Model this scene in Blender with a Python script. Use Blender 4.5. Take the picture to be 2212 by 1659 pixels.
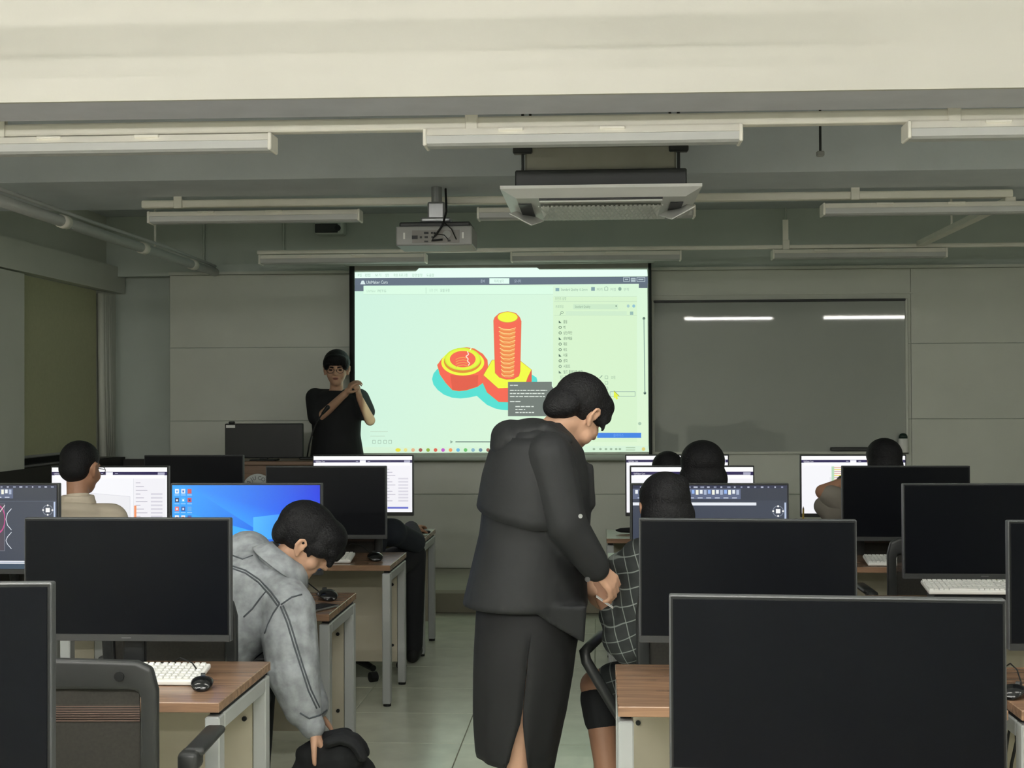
import bpy, bmesh, math, random
import numpy as np
from mathutils import Vector, Matrix
from mathutils.bvhtree import BVHTree

for o in list(bpy.data.objects):
    bpy.data.objects.remove(o)
scene = bpy.context.scene
COL = scene.collection
random.seed(7)

# ------------------------------------------------------------------ camera
F_PX, EYE = 3000.0, 1.56
VX, VY, ROLL = 1290.0, 862.0, 0.004
yaw = math.atan((VX - 1106) / F_PX)
pitch = math.atan((VY + (VX - 1106) * ROLL - 829.5) / math.hypot(F_PX, VX - 1106))
FW = Vector((-math.sin(yaw) * math.cos(pitch), math.cos(yaw) * math.cos(pitch), math.sin(pitch)))
R0 = Vector((math.cos(yaw), math.sin(yaw), 0.0))
U0 = R0.cross(FW)
RT = R0 * math.cos(ROLL) - U0 * math.sin(ROLL)
UP = R0 * math.sin(ROLL) + U0 * math.cos(ROLL)
CAM = Vector((0, 0, EYE))
cd = bpy.data.cameras.new('camera')
cam = bpy.data.objects.new('camera', cd)
COL.objects.link(cam)
cd.sensor_width = 36.0
cd.lens = F_PX / 2212 * 36.0
cd.clip_start = 0.05
m = Matrix((RT, UP, -FW)).transposed().to_4x4()
m.translation = CAM
cam.matrix_world = m
scene.camera = cam

# ------------------------------------------------------------------ world / exposure
world = bpy.data.worlds.new('world')
scene.world = world
world.use_nodes = True
world.node_tree.nodes['Background'].inputs[0].default_value = (0.75, 0.8, 0.85, 1)
world.node_tree.nodes['Background'].inputs[1].default_value = 0.02
scene.view_settings.view_transform = 'Standard'
scene.view_settings.look = 'None'
scene.view_settings.gamma = 1.0
scene.view_settings.exposure = 0.0
scene.view_settings.use_curve_mapping = False
scene.cycles.max_bounces = 8
scene.cycles.diffuse_bounces = 5
scene.cycles.glossy_bounces = 3
scene.cycles.transmission_bounces = 2
scene.cycles.adaptive_threshold = 0.06
TUBE_POWER = 140.0      # lit ceiling tubes of the rear half of the room
SCREEN_GAIN = 1.0     # projected picture
MON_GAIN = 1.02        # monitors that are on


def ray(px, py):
    return FW + RT * ((px - 1106) / F_PX) - UP * ((py - 829.5) / F_PX)


def P(px, py, Y):
    d = ray(px, py)
    return CAM + d * (Y / d.y)


def PX(px, py, X):
    d = ray(px, py)
    return CAM + d * (X / d.x)


# ------------------------------------------------------------------ materials
def lin(c):
    if isinstance(c, str):
        c = tuple(int(c[i:i + 2], 16) / 255 for i in (0, 2, 4))
    return tuple(x / 12.92 if x <= 0.04045 else ((x + 0.055) / 1.055) ** 2.4 for x in c)


MATS = {}


def mat(name, col, rough=0.5, metal=0.0, var=0.08, scale=8.0, bump=0.0, bscale=60.0, spec=0.5, stretch=None):
    if name in MATS:
        return MATS[name]
    m = bpy.data.materials.new(name)
    m.use_nodes = True
    nt = m.node_tree
    b = nt.nodes['Principled BSDF']
    b.inputs['Roughness'].default_value = rough
    b.inputs['Metallic'].default_value = metal
    b.inputs['Specular IOR Level'].default_value = spec
    tc = nt.nodes.new('ShaderNodeTexCoord')
    src = tc.outputs['Object']
    if stretch:
        mp = nt.nodes.new('ShaderNodeMapping')
        mp.inputs['Scale'].default_value = stretch
        nt.links.new(src, mp.inputs['Vector'])
        src = mp.outputs['Vector']
    n = nt.nodes.new('ShaderNodeTexNoise')
    n.inputs['Scale'].default_value = scale
    n.inputs['Detail'].default_value = 4
    nt.links.new(src, n.inputs['Vector'])
    r = nt.nodes.new('ShaderNodeValToRGB')
    c = lin(col)
    r.color_ramp.elements[0].color = tuple(x * (1 - var) for x in c) + (1,)
    r.color_ramp.elements[1].color = tuple(min(1, x * (1 + var)) for x in c) + (1,)
    r.color_ramp.elements[0].position = 0.3
    r.color_ramp.elements[1].position = 0.7
    nt.links.new(n.outputs['Fac'], r.inputs['Fac'])
    nt.links.new(r.outputs['Color'], b.inputs['Base Color'])
    if bump:
        n2 = nt.nodes.new('ShaderNodeTexNoise')
        n2.inputs['Scale'].default_value = bscale
        n2.inputs['Detail'].default_value = 3
        nt.links.new(src, n2.inputs['Vector'])
        bp = nt.nodes.new('ShaderNodeBump')
        bp.inputs['Strength'].default_value = bump
        bp.inputs['Distance'].default_value = 0.01
        nt.links.new(n2.outputs['Fac'], bp.inputs['Height'])
        nt.links.new(bp.outputs['Normal'], b.inputs['Normal'])
    MATS[name] = m
    return m


def wood(name, c0, c1, rough):
    m = mat(name, c0, rough)
    nt = m.node_tree
    b = nt.nodes['Principled BSDF']
    tc = nt.nodes.new('ShaderNodeTexCoord')
    mp = nt.nodes.new('ShaderNodeMapping')
    mp.inputs['Scale'].default_value = (1.6, 22, 22)
    nt.links.new(tc.outputs['Object'], mp.inputs['Vector'])
    n = nt.nodes.new('ShaderNodeTexNoise')
    n.inputs['Scale'].default_value = 2.2
    n.inputs['Detail'].default_value = 6
    n.inputs['Distortion'].default_value = 0.6
    nt.links.new(mp.outputs['Vector'], n.inputs['Vector'])
    r = nt.nodes.new('ShaderNodeValToRGB')
    r.color_ramp.elements[0].color = lin(c0) + (1,)
    r.color_ramp.elements[1].color = lin(c1) + (1,)
    r.color_ramp.elements[0].position = 0.32
    r.color_ramp.elements[1].position = 0.68
    nt.links.new(n.outputs['Fac'], r.inputs['Fac'])
    nt.links.new(r.outputs['Color'], b.inputs['Base Color'])
    return m


def emis(name, col, strength):
    if name in MATS:
        return MATS[name]
    m = bpy.data.materials.new(name)
    m.use_nodes = True
    b = m.node_tree.nodes['Principled BSDF']
    b.inputs['Base Color'].default_value = (0.8, 0.8, 0.8, 1)
    b.inputs['Emission Color'].default_value = lin(col) + (1,)
    b.inputs['Emission Strength'].default_value = strength
    MATS[name] = m
    return m


def picmat(name, strength, rough=0.3, base=0.01):
    m = bpy.data.materials.new(name)
    m.use_nodes = True
    nt = m.node_tree
    b = nt.nodes['Principled BSDF']
    b.inputs['Base Color'].default_value = (base, base, base, 1)
    b.inputs['Roughness'].default_value = rough
    a = nt.nodes.new('ShaderNodeVertexColor')
    a.layer_name = 'Col'
    nt.links.new(a.outputs['Color'], b.inputs['Emission Color'])
    b.inputs['Emission Strength'].default_value = strength
    MATS[name] = m
    return m


def plaid_mat():
    m = mat('plaid_cloth', '2c302f', 0.85, var=0.12, scale=20)
    nt = m.node_tree
    b = nt.nodes['Principled BSDF']
    old = b.inputs['Base Color'].links[0].from_socket
    tc = nt.nodes.new('ShaderNodeTexCoord')
    mx_prev = None
    for rot, sc in (((0, 0.35, 0.2), 1.0), ((0, 0.35 + math.pi / 2, 0.2), 1.0)):
        mp = nt.nodes.new('ShaderNodeMapping')
        mp.inputs['Rotation'].default_value = rot
        nt.links.new(tc.outputs['Object'], mp.inputs['Vector'])
        w = nt.nodes.new('ShaderNodeTexWave')
        w.wave_type = 'BANDS'
        w.bands_direction = 'X'
        w.inputs['Scale'].default_value = 7.5
        w.inputs['Distortion'].default_value = 1.6
        w.inputs['Detail Scale'].default_value = 0.6
        nt.links.new(mp.outputs['Vector'], w.inputs['Vector'])
        r = nt.nodes.new('ShaderNodeValToRGB')
        r.color_ramp.elements[0].position = 0.978
        r.color_ramp.elements[0].color = (0, 0, 0, 1)
        r.color_ramp.elements[1].position = 0.995
        r.color_ramp.elements[1].color = (0.75, 0.75, 0.75, 1)
        nt.links.new(w.outputs['Fac'], r.inputs['Fac'])
        mx = nt.nodes.new('ShaderNodeMix')
        mx.data_type = 'RGBA'
        nt.links.new(r.outputs['Color'], mx.inputs['Factor'])
        nt.links.new(mx_prev or old, mx.inputs['A'])
        mx.inputs['B'].default_value = lin('8d948f') + (1,)
        mx_prev = mx.outputs['Result']
    nt.links.new(mx_prev, b.inputs['Base Color'])
    return m


WALL = mat('wall_paint', 'd3d5cb', 0.6, var=0.03, scale=3, bump=0.05, bscale=40)
WALLUP = mat('upper_wall_screen_tint', 'c6cec6', 0.7, var=0.03, scale=3)  # faint green of the screen's light is mixed into this colour
CEIL = mat('ceiling_paint', 'd6dbe0', 0.8, var=0.04, scale=4, bump=0.1, bscale=30)
BEAMP = mat('beam_plaster', 'c9c6bd', 0.7, var=0.02, scale=3, bump=0.08, bscale=25)
BEAMU = mat('beam_soffit_paint', 'd4d4dc', 0.7, var=0.05, scale=6)
TILE = mat('floor_tile', 'e2e6d4', 0.19, var=0.10, scale=5, bump=0.03, bscale=8)
GROUT = mat('floor_grout', 'b0b0a0', 0.7)
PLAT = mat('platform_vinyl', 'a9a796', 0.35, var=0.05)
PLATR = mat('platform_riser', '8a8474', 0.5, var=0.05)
DESKTOP = wood('desk_laminate', '7a604e', 'a07e64', 0.24)
PODWOOD = wood('podium_wood', '6b5341', '826650', 0.4)
FRAME = mat('desk_frame_paint', 'a6a9a8', 0.4, var=0.03)
PANEL = mat('desk_panel', 'a8a290', 0.55, var=0.03)
BLACKP = mat('black_plastic', '17191a', 0.38, var=0.05, spec=0.35)
DARKP = mat('dark_plastic', '2b2d2d', 0.45, var=0.05)
EDGE = mat('monitor_edge', '46484a', 0.4, metal=0.0, var=0.02)
GLASSOFF = mat('screen_off', '0a0c11', 0.3, var=0.02, spec=0.12)
GREYP = mat('grey_plastic', '9b9b99', 0.45, var=0.03)
WHITEP = mat('white_plastic', 'e2e2de', 0.4, var=0.02)
METAL = mat('steel', 'a7a9aa', 0.3, metal=0.8, var=0.03)
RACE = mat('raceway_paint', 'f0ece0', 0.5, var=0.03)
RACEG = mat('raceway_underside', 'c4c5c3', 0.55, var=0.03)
BLIND = mat('blind_cloth', 'b9ba98', 0.85, var=0.04, scale=40)
DARKW = mat('dark_dado', '2d2b28', 0.6, var=0.1)
WBOARD = mat('whiteboard', 'a4a8a2', 0.025, var=0.02, scale=2, spec=0.55)
SCRFAB = mat('screen_fabric', '9a9a92', 0.8)
SCRBLK = mat('screen_border', '0e100f', 0.8)
SKIN = mat('skin', 'c39a80', 0.55, var=0.05, scale=14)
SKIND = mat('skin_tan', 'a97e64', 0.55, var=0.05, scale=14)
HAIR = mat('hair_black', '121214', 0.6, var=0.3, scale=30, bump=0.5, bscale=160, spec=0.25)
HAIRF = mat('hair_fade', '3a322d', 0.6, var=0.2, scale=60)
JACKET = mat('jacket_cloth', '181a1c', 0.72, var=0.12, scale=6, bump=0.2, bscale=14)
SKIRT = mat('skirt_cloth', '101113', 0.8, var=0.1, bump=0.15, bscale=8)
BLKTEE = mat('black_tee', '141619', 0.85, var=0.1)
NAVY = mat('navy_cloth', '1c222b', 0.85, var=0.1)
JEANS = mat('dark_trousers', '15171b', 0.85, var=0.1)
DENIM = mat('denim_grey', '989da1', 0.85, var=0.30, scale=22, bump=0.6, bscale=16)
SEAM = mat('denim_seam', '4d5358', 0.85, var=0.2, scale=50)
SHIRT = mat('beige_shirt', 'd2c6b2', 0.85, var=0.05, bump=0.1, bscale=30)
GREYSH = mat('grey_shirt', '8d877d', 0.85, var=0.08, bump=0.15, bscale=25)
PLAID = plaid_mat()
PAPER = mat('paper_white', 'e6e6e2', 0.8, var=0.01)
RUBBER = mat('black_rubber', '0f1010', 0.7)
CHAIRM = mat('chair_mesh', '2a2824', 0.8, var=0.2, scale=120)
CHAIRR = mat('chair_rib', '57453d', 0.6, var=0.1)
LIPS = mat('lips', '8a5a50', 0.5)
EYE_M = mat('eye_dark', '1c1512', 0.2)
YELLOW = mat('pencil_yellow', 'c4a64a', 0.5)
GALV = mat('galvanised', '8f8d82', 0.55, var=0.08)
GRILL = mat('ac_grille', '6d716b', 0.6, var=0.1)


# ------------------------------------------------------------------ geometry helpers
def link(name, me, material=None, parent=None, smooth=False):
    o = bpy.data.objects.new(name, me)
    COL.objects.link(o)
    if material is not None and len(me.materials) == 0:
        me.materials.append(material)
    if smooth:
        me.polygons.foreach_set('use_smooth', [True] * len(me.polygons))
    if parent is not None:
        o.parent = parent
    return o


def thing(name, label, cat, loc=(0, 0, 0), rz=0.0, group=None):
    o = bpy.data.objects.new(name, None)
    COL.objects.link(o)
    o.empty_display_size = 0.1
    o.location = loc
    o.rotation_euler = (0, 0, rz)
    tag(o, label, cat, group)
    return o


def tag(o, label=None, cat=None, group=None, kind=None):
    if label:
        o['label'] = label
    if cat:
        o['category'] = cat
    if group:
        o['group'] = group
    if kind:
        o['kind'] = kind
    return o


def copy_tree(o, parent=None):
    c = o.copy()
    COL.objects.link(c)
    c.parent = parent
    for ch in list(o.children):
        copy_tree(ch, c)
    return c


class MB:
    """collects closed pieces into one mesh"""

    def __init__(self):
        self.v, self.f = [], []

    def add(self, vs, fs):
        n = len(self.v)
        self.v += [tuple(v) for v in vs]
        self.f += [tuple(i + n for i in f) for f in fs]
        return self

    def box(self, c, s, rot=None, taper=None):
        c = Vector(c)
        vs = []
        for z in (-.5, .5):
            for x, y in ((-.5, -.5), (.5, -.5), (.5, .5), (-.5, .5)):
                p = Vector((x * s[0], y * s[1], z * s[2]))
                if taper and z > 0:
                    p.x *= taper[0]
                    p.y *= taper[1]
                if rot:
                    p = rot @ p
                vs.append(c + p)
        return self.add(vs, [(3, 2, 1, 0), (4, 5, 6, 7), (0, 1, 5, 4), (1, 2, 6, 5), (2, 3, 7, 6), (3, 0, 4, 7)])

    def rbox(self, c, s, b=0.005, seg=2, rot=None):
        bm = bmesh.new()
        bmesh.ops.create_cube(bm, size=1.0)
        for v in bm.verts:
            v.co = Vector((v.co.x * s[0], v.co.y * s[1], v.co.z * s[2]))
        bmesh.ops.bevel(bm, geom=list(bm.edges), offset=min(b, min(s) * 0.49), segments=seg, affect='EDGES', profile=0.5)
        vs = []
        for i, v in enumerate(bm.verts):
            v.index = i
            p = v.co.copy()
            if rot:
                p = rot @ p
            vs.append(p + Vector(c))
        fs = [[v.index for v in f.verts] for f in bm.faces]
        bm.free()
        return self.add(vs, fs)

    def tube(self, pts, r, n=10, cap=True):
        """round bar along a path; r a number or a list"""
        pts = [Vector(p) for p in pts]
        rs = r if isinstance(r, (list, tuple)) else [r] * len(pts)
        vs, fs = [], []
        side = None
        for i, p in enumerate(pts):
            t = (pts[min(i + 1, len(pts) - 1)] - pts[max(i - 1, 0)]).normalized()
            if side is None:
                a = Vector((0, 0, 1)) if abs(t.z) < 0.9 else Vector((1, 0, 0))
                side = t.cross(a).normalized()
            side = (side - t * side.dot(t)).normalized()
            up = t.cross(side)
            for k in range(n):
                an = 2 * math.pi * k / n
                vs.append(p + (side * math.cos(an) + up * math.sin(an)) * rs[i])
        for i in range(len(pts) - 1):
            for k in range(n):
                a, b = i * n + k, i * n + (k + 1) % n
                fs.append((a, b, b + n, a + n))
        if cap:
            fs.append(tuple(reversed(range(n))))
            fs.append(tuple(range((len(pts) - 1) * n, len(pts) * n)))
        return self.add(vs, fs)

    def loft(self, secs, n=24, cap=True):
        """secs: (center, ax, ay) with ax, ay half-axis vectors"""
        vs, fs = [], []
        for c, ax, ay in secs:
            c, ax, ay = Vector(c), Vector(ax), Vector(ay)
            for k in range(n):
                an = 2 * math.pi * k / n
                vs.append(c + ax * math.cos(an) + ay * math.sin(an))
        for i in range(len(secs) - 1):
            for k in range(n):
                a, b = i * n + k, i * n + (k + 1) % n
                fs.append((a, b, b + n, a + n))
        if cap:
            fs.append(tuple(reversed(range(n))))
            fs.append(tuple(range((len(secs) - 1) * n, len(secs) * n)))
        return self.add(vs, fs)

    def ell(self, c, r, rot=None, n=20, m=12):
        c = Vector(c)
        if not isinstance(r, (tuple, list)):
            r = (r, r, r)
        vs, fs = [], []
        rows = []
        for i in range(m + 1):
            th = math.pi * i / m
            row = []
            if i in (0, m):
                row = [len(vs)]
                vs.append(Vector((0, 0, math.cos(th) * r[2])))
            else:
                for k in range(n):
                    an = 2 * math.pi * k / n
                    row.append(len(vs))
                    vs.append(Vector((math.sin(th) * math.cos(an) * r[0], math.sin(th) * math.sin(an) * r[1], math.cos(th) * r[2])))
            rows.append(row)
        for i in range(m):
            a, b = rows[i], rows[i + 1]
            for k in range(n):
                k2 = (k + 1) % n
                if len(a) == 1:
                    fs.append((a[0], b[k], b[k2]))
                elif len(b) == 1:
                    fs.append((a[k], b[0], a[k2]))
                else:
                    fs.append((a[k], b[k], b[k2], a[k2]))
        vs = [c + (rot @ v if rot else v) for v in vs]
        return self.add(vs, fs)

    def cap(self, p0, r0, p1, r1, n=14):
        """tapered capsule"""
        p0, p1 = Vector(p0), Vector(p1)
        d = p1 - p0
        L = d.length
        t = d / L
        a = Vector((0, 0, 1)) if abs(t.z) < 0.9 else Vector((1, 0, 0))
        s = t.cross(a).normalized()
        u = t.cross(s)
        secs = []
        for an in (80, 60, 40, 20):
            q = math.radians(an)
            secs.append((p0 - t * r0 * math.sin(q), r0 * math.cos(q)))
        secs.append((p0, r0))
        secs.append((p1, r1))
        for an in (20, 40, 60, 80):
            q = math.radians(an)
            secs.append((p1 + t * r1 * math.sin(q), r1 * math.cos(q)))
        return self.loft([(c, s * r, u * r) for c, r in secs], n)

    def prism(self, pts, z0, z1, axis='Z'):
        """closed outline extruded along an axis"""
        n = len(pts)
        def pt(a, b, h):
            return {'Z': (a, b, h), 'Y': (a, h, b), 'X': (h, a, b)}[axis]
        vs = [pt(a, b, z0) for a, b in pts] + [pt(a, b, z1) for a, b in pts]
        fs = [tuple(reversed(range(n))), tuple(range(n, 2 * n))]
        fs += [(i, (i + 1) % n, n + (i + 1) % n, n + i) for i in range(n)]
        return self.add(vs, fs)

    def mesh(self, name='m'):
        me = bpy.data.meshes.new(name)
        me.from_pydata(self.v, [], self.f)
        bm = bmesh.new()
        bm.from_mesh(me)
        bmesh.ops.recalc_face_normals(bm, faces=bm.faces)
        bm.to_mesh(me)
        bm.free()
        me.update()
        return me

    def build(self, name, material, parent=None, smooth=False):
        return link(name, self.mesh(name), material, parent, smooth)


def autosmooth(o, ang=40):
    me = o.data
    me.polygons.foreach_set('use_smooth', [True] * len(me.polygons))
    me.set_sharp_from_angle(angle=math.radians(ang))
    return o


def melt(mb, name, material, parent=None, voxel=0.008, smooth=4):
    """union of overlapping closed pieces as one continuous skin"""
    me = mb.mesh('tmp')
    o = bpy.data.objects.new('tmp', me)
    r = o.modifiers.new('r', 'REMESH')
    r.mode = 'VOXEL'
    r.voxel_size = voxel
    s = o.modifiers.new('s', 'SMOOTH')
    s.factor = 0.5
    s.iterations = smooth
    nm = bpy.data.meshes.new_from_object(evaluated(o))
    bpy.data.objects.remove(o)
    bpy.data.meshes.remove(me)
    nm.materials.clear()
    nm.name = name
    return link(name, nm, material, parent, True)


# ------------------------------------------------------------------ flat pictures for screens
_txt = {}
_work = bpy.data.scenes.new('work')


def evaluated(o):
    """evaluate one object alone in a small scratch scene"""
    for q in list(_work.collection.objects):
        _work.collection.objects.unlink(q)
    _work.collection.objects.link(o)
    vl = _work.view_layers[0]
    vl.update()
    return o.evaluated_get(vl.depsgraph)



def text_mesh(s, bold=False):
    key = s
    if key in _txt:
        return _txt[key]
    cu = bpy.data.curves.new('t', 'FONT')
    cu.body = s
    cu.size = 1.0
    cu.resolution_u = 2
    o = bpy.data.objects.new('t', cu)
    me = bpy.data.meshes.new_from_object(evaluated(o))
    vs = [(v.co.x, v.co.y) for v in me.vertices]
    fs = [tuple(p.vertices) for p in me.polygons]
    bpy.data.meshes.remove(me)
    bpy.data.objects.remove(o)
    bpy.data.curves.remove(cu)
    _txt[key] = (vs, fs)
    return _txt[key]


class Pic:
    """flat picture: coloured faces in layers, u right, v up, w out of the surface"""

    def __init__(self, step=0.0002):
        self.v, self.f, self.c = [], [], []
        self.step = step
        self.k = 0

    def poly(self, pts, col, layer=None):
        self.k += 1
        w = self.step * (self.k if layer is None else layer)
        n = len(self.v)
        self.v += [(a, b, w) for a, b in pts]
        self.f.append(tuple(range(n, n + len(pts))))
        if isinstance(col, list):
            self.c += [lin(c) for c in col]
        else:
            self.c += [lin(col)] * len(pts)

    def rect(self, x0, y0, x1, y1, col):
        self.poly([(x0, y0), (x1, y0), (x1, y1), (x0, y1)], col)

    def ellipse(self, cx, cy, rx, ry, col, n=36):
        self.poly([(cx + rx * math.cos(2 * math.pi * i / n), cy + ry * math.sin(2 * math.pi * i / n)) for i in range(n)], col)

    def line(self, pts, w, col):
        for a, b in zip(pts[:-1], pts[1:]):
            d = Vector((b[0] - a[0], b[1] - a[1]))
            if d.length < 1e-9:
                continue
            d.normalize()
            n = Vector((-d.y, d.x)) * w / 2
            self.poly([(a[0] + n.x, a[1] + n.y), (b[0] + n.x, b[1] + n.y), (b[0] - n.x, b[1] - n.y), (a[0] - n.x, a[1] - n.y)], col)
            self.k -= 1
        self.k += 1

    def text(self, s, x, y, h, col, width=None):
        vs, fs = text_mesh(s)
        if not vs:
            return
        x0 = min(v[0] for v in vs)
        x1 = max(v[0] for v in vs)
        sc = h
        sx = sc if width is None else width / max(1e-6, x1 - x0)
        self.k += 1
        w = self.step * self.k
        n = len(self.v)
        self.v += [(x + (a - x0) * sx, y + b * sc, w) for a, b in vs]
        self.f += [tuple(i + n for i in f) for f in fs]
        self.c += [lin(col)] * len(vs)

    def build(self, name, material, parent, T):
        """T maps (u,v,w) to a point"""
        me = bpy.data.meshes.new(name)
        me.from_pydata([T(*p) for p in self.v], [], self.f)
        at = me.color_attributes.new('Col', 'FLOAT_COLOR', 'POINT')
        at.data.foreach_set('color', [x for c in self.c for x in (c[0], c[1], c[2], 1.0)])
        me.update()
        return link(name, me, material, parent)

# ================================================================== THE ROOM
Y_WALL = 11.45
XL = P(250, 700, 11.75).x          # left wall
XR = 5.4
ZC = 3.12                          # ceiling slab


def struct(name, mb, material, parent=None, smooth=False):
    o = mb.build(name, material, parent, smooth)
    o['kind'] = 'structure'
    return o


floor = struct('floor', MB().box(((XL + XR) / 2, 3.9, -0.06), (XR - XL, 15.8, 0.112)), GROUT)
T = 0.6
tile_me = MB().rbox((0, 0, -0.004), (T - 0.004, T - 0.004, 0.012), 0.0015, 1).mesh('tile')
tile_me.materials.append(TILE)
for i in range(-7, 9):
    for j in range(4, 17):
        x, y = -0.62 + i * T + T / 2, 0.28 + j * T + T / 2
        if x < XL + 0.3 or x > XR - 0.3 or y + T / 2 > 10.13:
            continue
        t = link('tile', tile_me, None, floor)
        t.location = (x, y, 0)
struct('wall_back', MB().box(((XL + XR) / 2, -4.0, 1.56), (XR - XL, 0.1, 3.12)), WALL)
struct('wall_right', MB().box((XR + 0.05, 3.9, 1.56), (0.1, 15.8, 3.12)), WALL)
struct('ceiling', MB().box(((XL + XR) / 2, 3.9, ZC + 0.05), (XR - XL, 15.8, 0.1)), CEIL)

# front wall with its panels
XP = P(367, 700, Y_WALL).x
ZTOP = P(1290, 586, Y_WALL).z
ZP = 0.165
wf = struct('wall_front', MB().box(((XP + XR) / 2, Y_WALL + 0.09, ZTOP / 2), (XR - XP, 0.14, ZTOP))
            .box(((XL + XP) / 2, 11.82, 1.35), (XP - XL, 0.14, 2.7))
            .box(((XL + XR) / 2, Y_WALL + 0.12, (ZTOP + ZC) / 2), (XR - XL, 0.1, ZC - ZTOP - 0.002)), WALLUP)
rows_z = [ZP + k * (ZTOP - ZP) / 4 for k in range(5)]
cols_x = [XP, P(1968, 800, Y_WALL).x, XR]
for a, b in zip(cols_x[:-1], cols_x[1:]):
    me = MB().rbox((0, 0, 0), (b - a - 0.003, 0.024, rows_z[1] - rows_z[0] - 0.005), 0.002, 1).mesh('panel')
    me.materials.append(WALL)
    for z0, z1 in zip(rows_z[:-1], rows_z[1:]):
        link('panel', me, None, wf).location = ((a + b) / 2, Y_WALL + 0.008, (z0 + z1) / 2)
struct('trim_1', MB().box(((XP + XR) / 2, Y_WALL - 0.01, ZTOP + 0.012), (XR - XP, 0.05, 0.024)), WALL)

# raised platform at the front
struct('platform', MB().box(((XL + XR) / 2, (10.13 + Y_WALL) / 2 + 0.02, ZP - 0.012), (XR - XL, Y_WALL - 10.13 + 0.02, 0.024)), PLAT)
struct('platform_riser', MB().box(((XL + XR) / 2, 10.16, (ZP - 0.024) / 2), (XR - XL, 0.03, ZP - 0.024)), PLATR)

# left wall, window, beams
yb0, yb1 = PX(29, 590, XL).y, PX(206, 626, XL).y
zbt = PX(29, 590, XL).z
zbb = PX(29, 990, XL).z
zsill = zbb - 0.11
wl = struct('wall_left', MB().box((XL - 0.1, (-4.0 + yb0) / 2, ZC / 2), (0.2, yb0 + 4.0, ZC))
            .box((XL - 0.1, (yb1 + 11.9) / 2, ZC / 2), (0.2, 11.9 - yb1, ZC))
            .box((XL - 0.1, (yb0 + yb1) / 2, (zbt + ZC) / 2), (0.2, yb1 - yb0, ZC - zbt))
            .box((XL - 0.1, (yb0 + yb1) / 2, zsill / 2), (0.2, yb1 - yb0, zsill)), WALL)
wl['label'] = 'plain left wall'
struct('trim_2', MB().box((XL + 0.05, 7.5, (zbt + 2.69) / 2 + 0.005), (0.1, 8.4, 2.69 - zbt)), WALL)
struct('trim_3', MB().box((XL + 0.04, (yb0 - 1.0 + yb0) / 2, zbt / 2), (0.08, 1.0, zbt - 0.01)), WALL)
w1 = struct('window_1', MB().box((XL - 0.15, (yb0 + yb1) / 2, (zbt + zsill) / 2), (0.02, yb1 - yb0, zbt - zsill)), BLACKP)
MB().box((XL - 0.11, (yb0 + yb1) / 2, zsill + 0.02), (0.06, yb1 - yb0, 0.04)).build('window_frame', GREYP, w1)
MB().box((XL - 0.12, yb0 + 0.25, zsill + 0.08), (0.04, 0.06, 0.05)).build('window_latch', WHITEP, w1)
bl = thing('roller_blind', 'olive grey roller blind pulled down over the window by the left wall', 'blind')
MB().box((XL + 0.006, (yb0 + yb1) / 2, (zbt + zbb) / 2), (0.008, yb1 - yb0 - 0.02, zbt - zbb)).build('blind_cloth', BLIND, bl)
MB().tube([(XL + 0.006, yb0 + 0.02, zbb), (XL + 0.006, yb1 - 0.02, zbb)], 0.012).build('bottom_rail', GREYP, bl)
cu = MB()
for k in range(5):
    y = yb1 + 0.03 + k * 0.045
    cu.tube([(XL + 0.035, y, zbt - 0.02), (XL + 0.04 + 0.006 * (k % 2), y + 0.008, 1.7), (XL + 0.05, y + 0.016, 1.1)], [0.03, 0.028, 0.034], 10)
tag(cu.build('curtain', WALL, None, True), 'narrow pale curtain gathered in the corner beside the roller blind', 'curtain')
struct('trim_4', MB().box((XL + 0.05, 9.9, 0.54), (0.1, 3.6, 1.08)), DARKW)
struct('trim_5', MB().box(((XL + XP) / 2 + 0.05, 11.70, 0.53), (XP - XL - 0.1, 0.1, 1.06)), DARKW)

# big beam right in front, and the wide beam further on
zb1 = P(1290, 206, 4.92).z
rotb = Matrix.Rotation(0.012, 3, 'Z')
struct('beam_front', MB().box((0.6, 4.93, (zb1 + ZC) / 2 + 0.004), (XR - XL + 0.4, 0.02, ZC - zb1), rotb), BEAMP)
struct('beam_front_soffit', MB().box((0.6, 5.10, (zb1 + ZC) / 2 + 0.006), (XR - XL + 0.4, 0.32, ZC - zb1), rotb), BEAMU)
struct('beam_rear', MB().box(((XL + XR) / 2, 7.95, (2.755 + ZC) / 2), (XR - XL, 1.1, ZC - 2.755)), CEIL)


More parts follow.
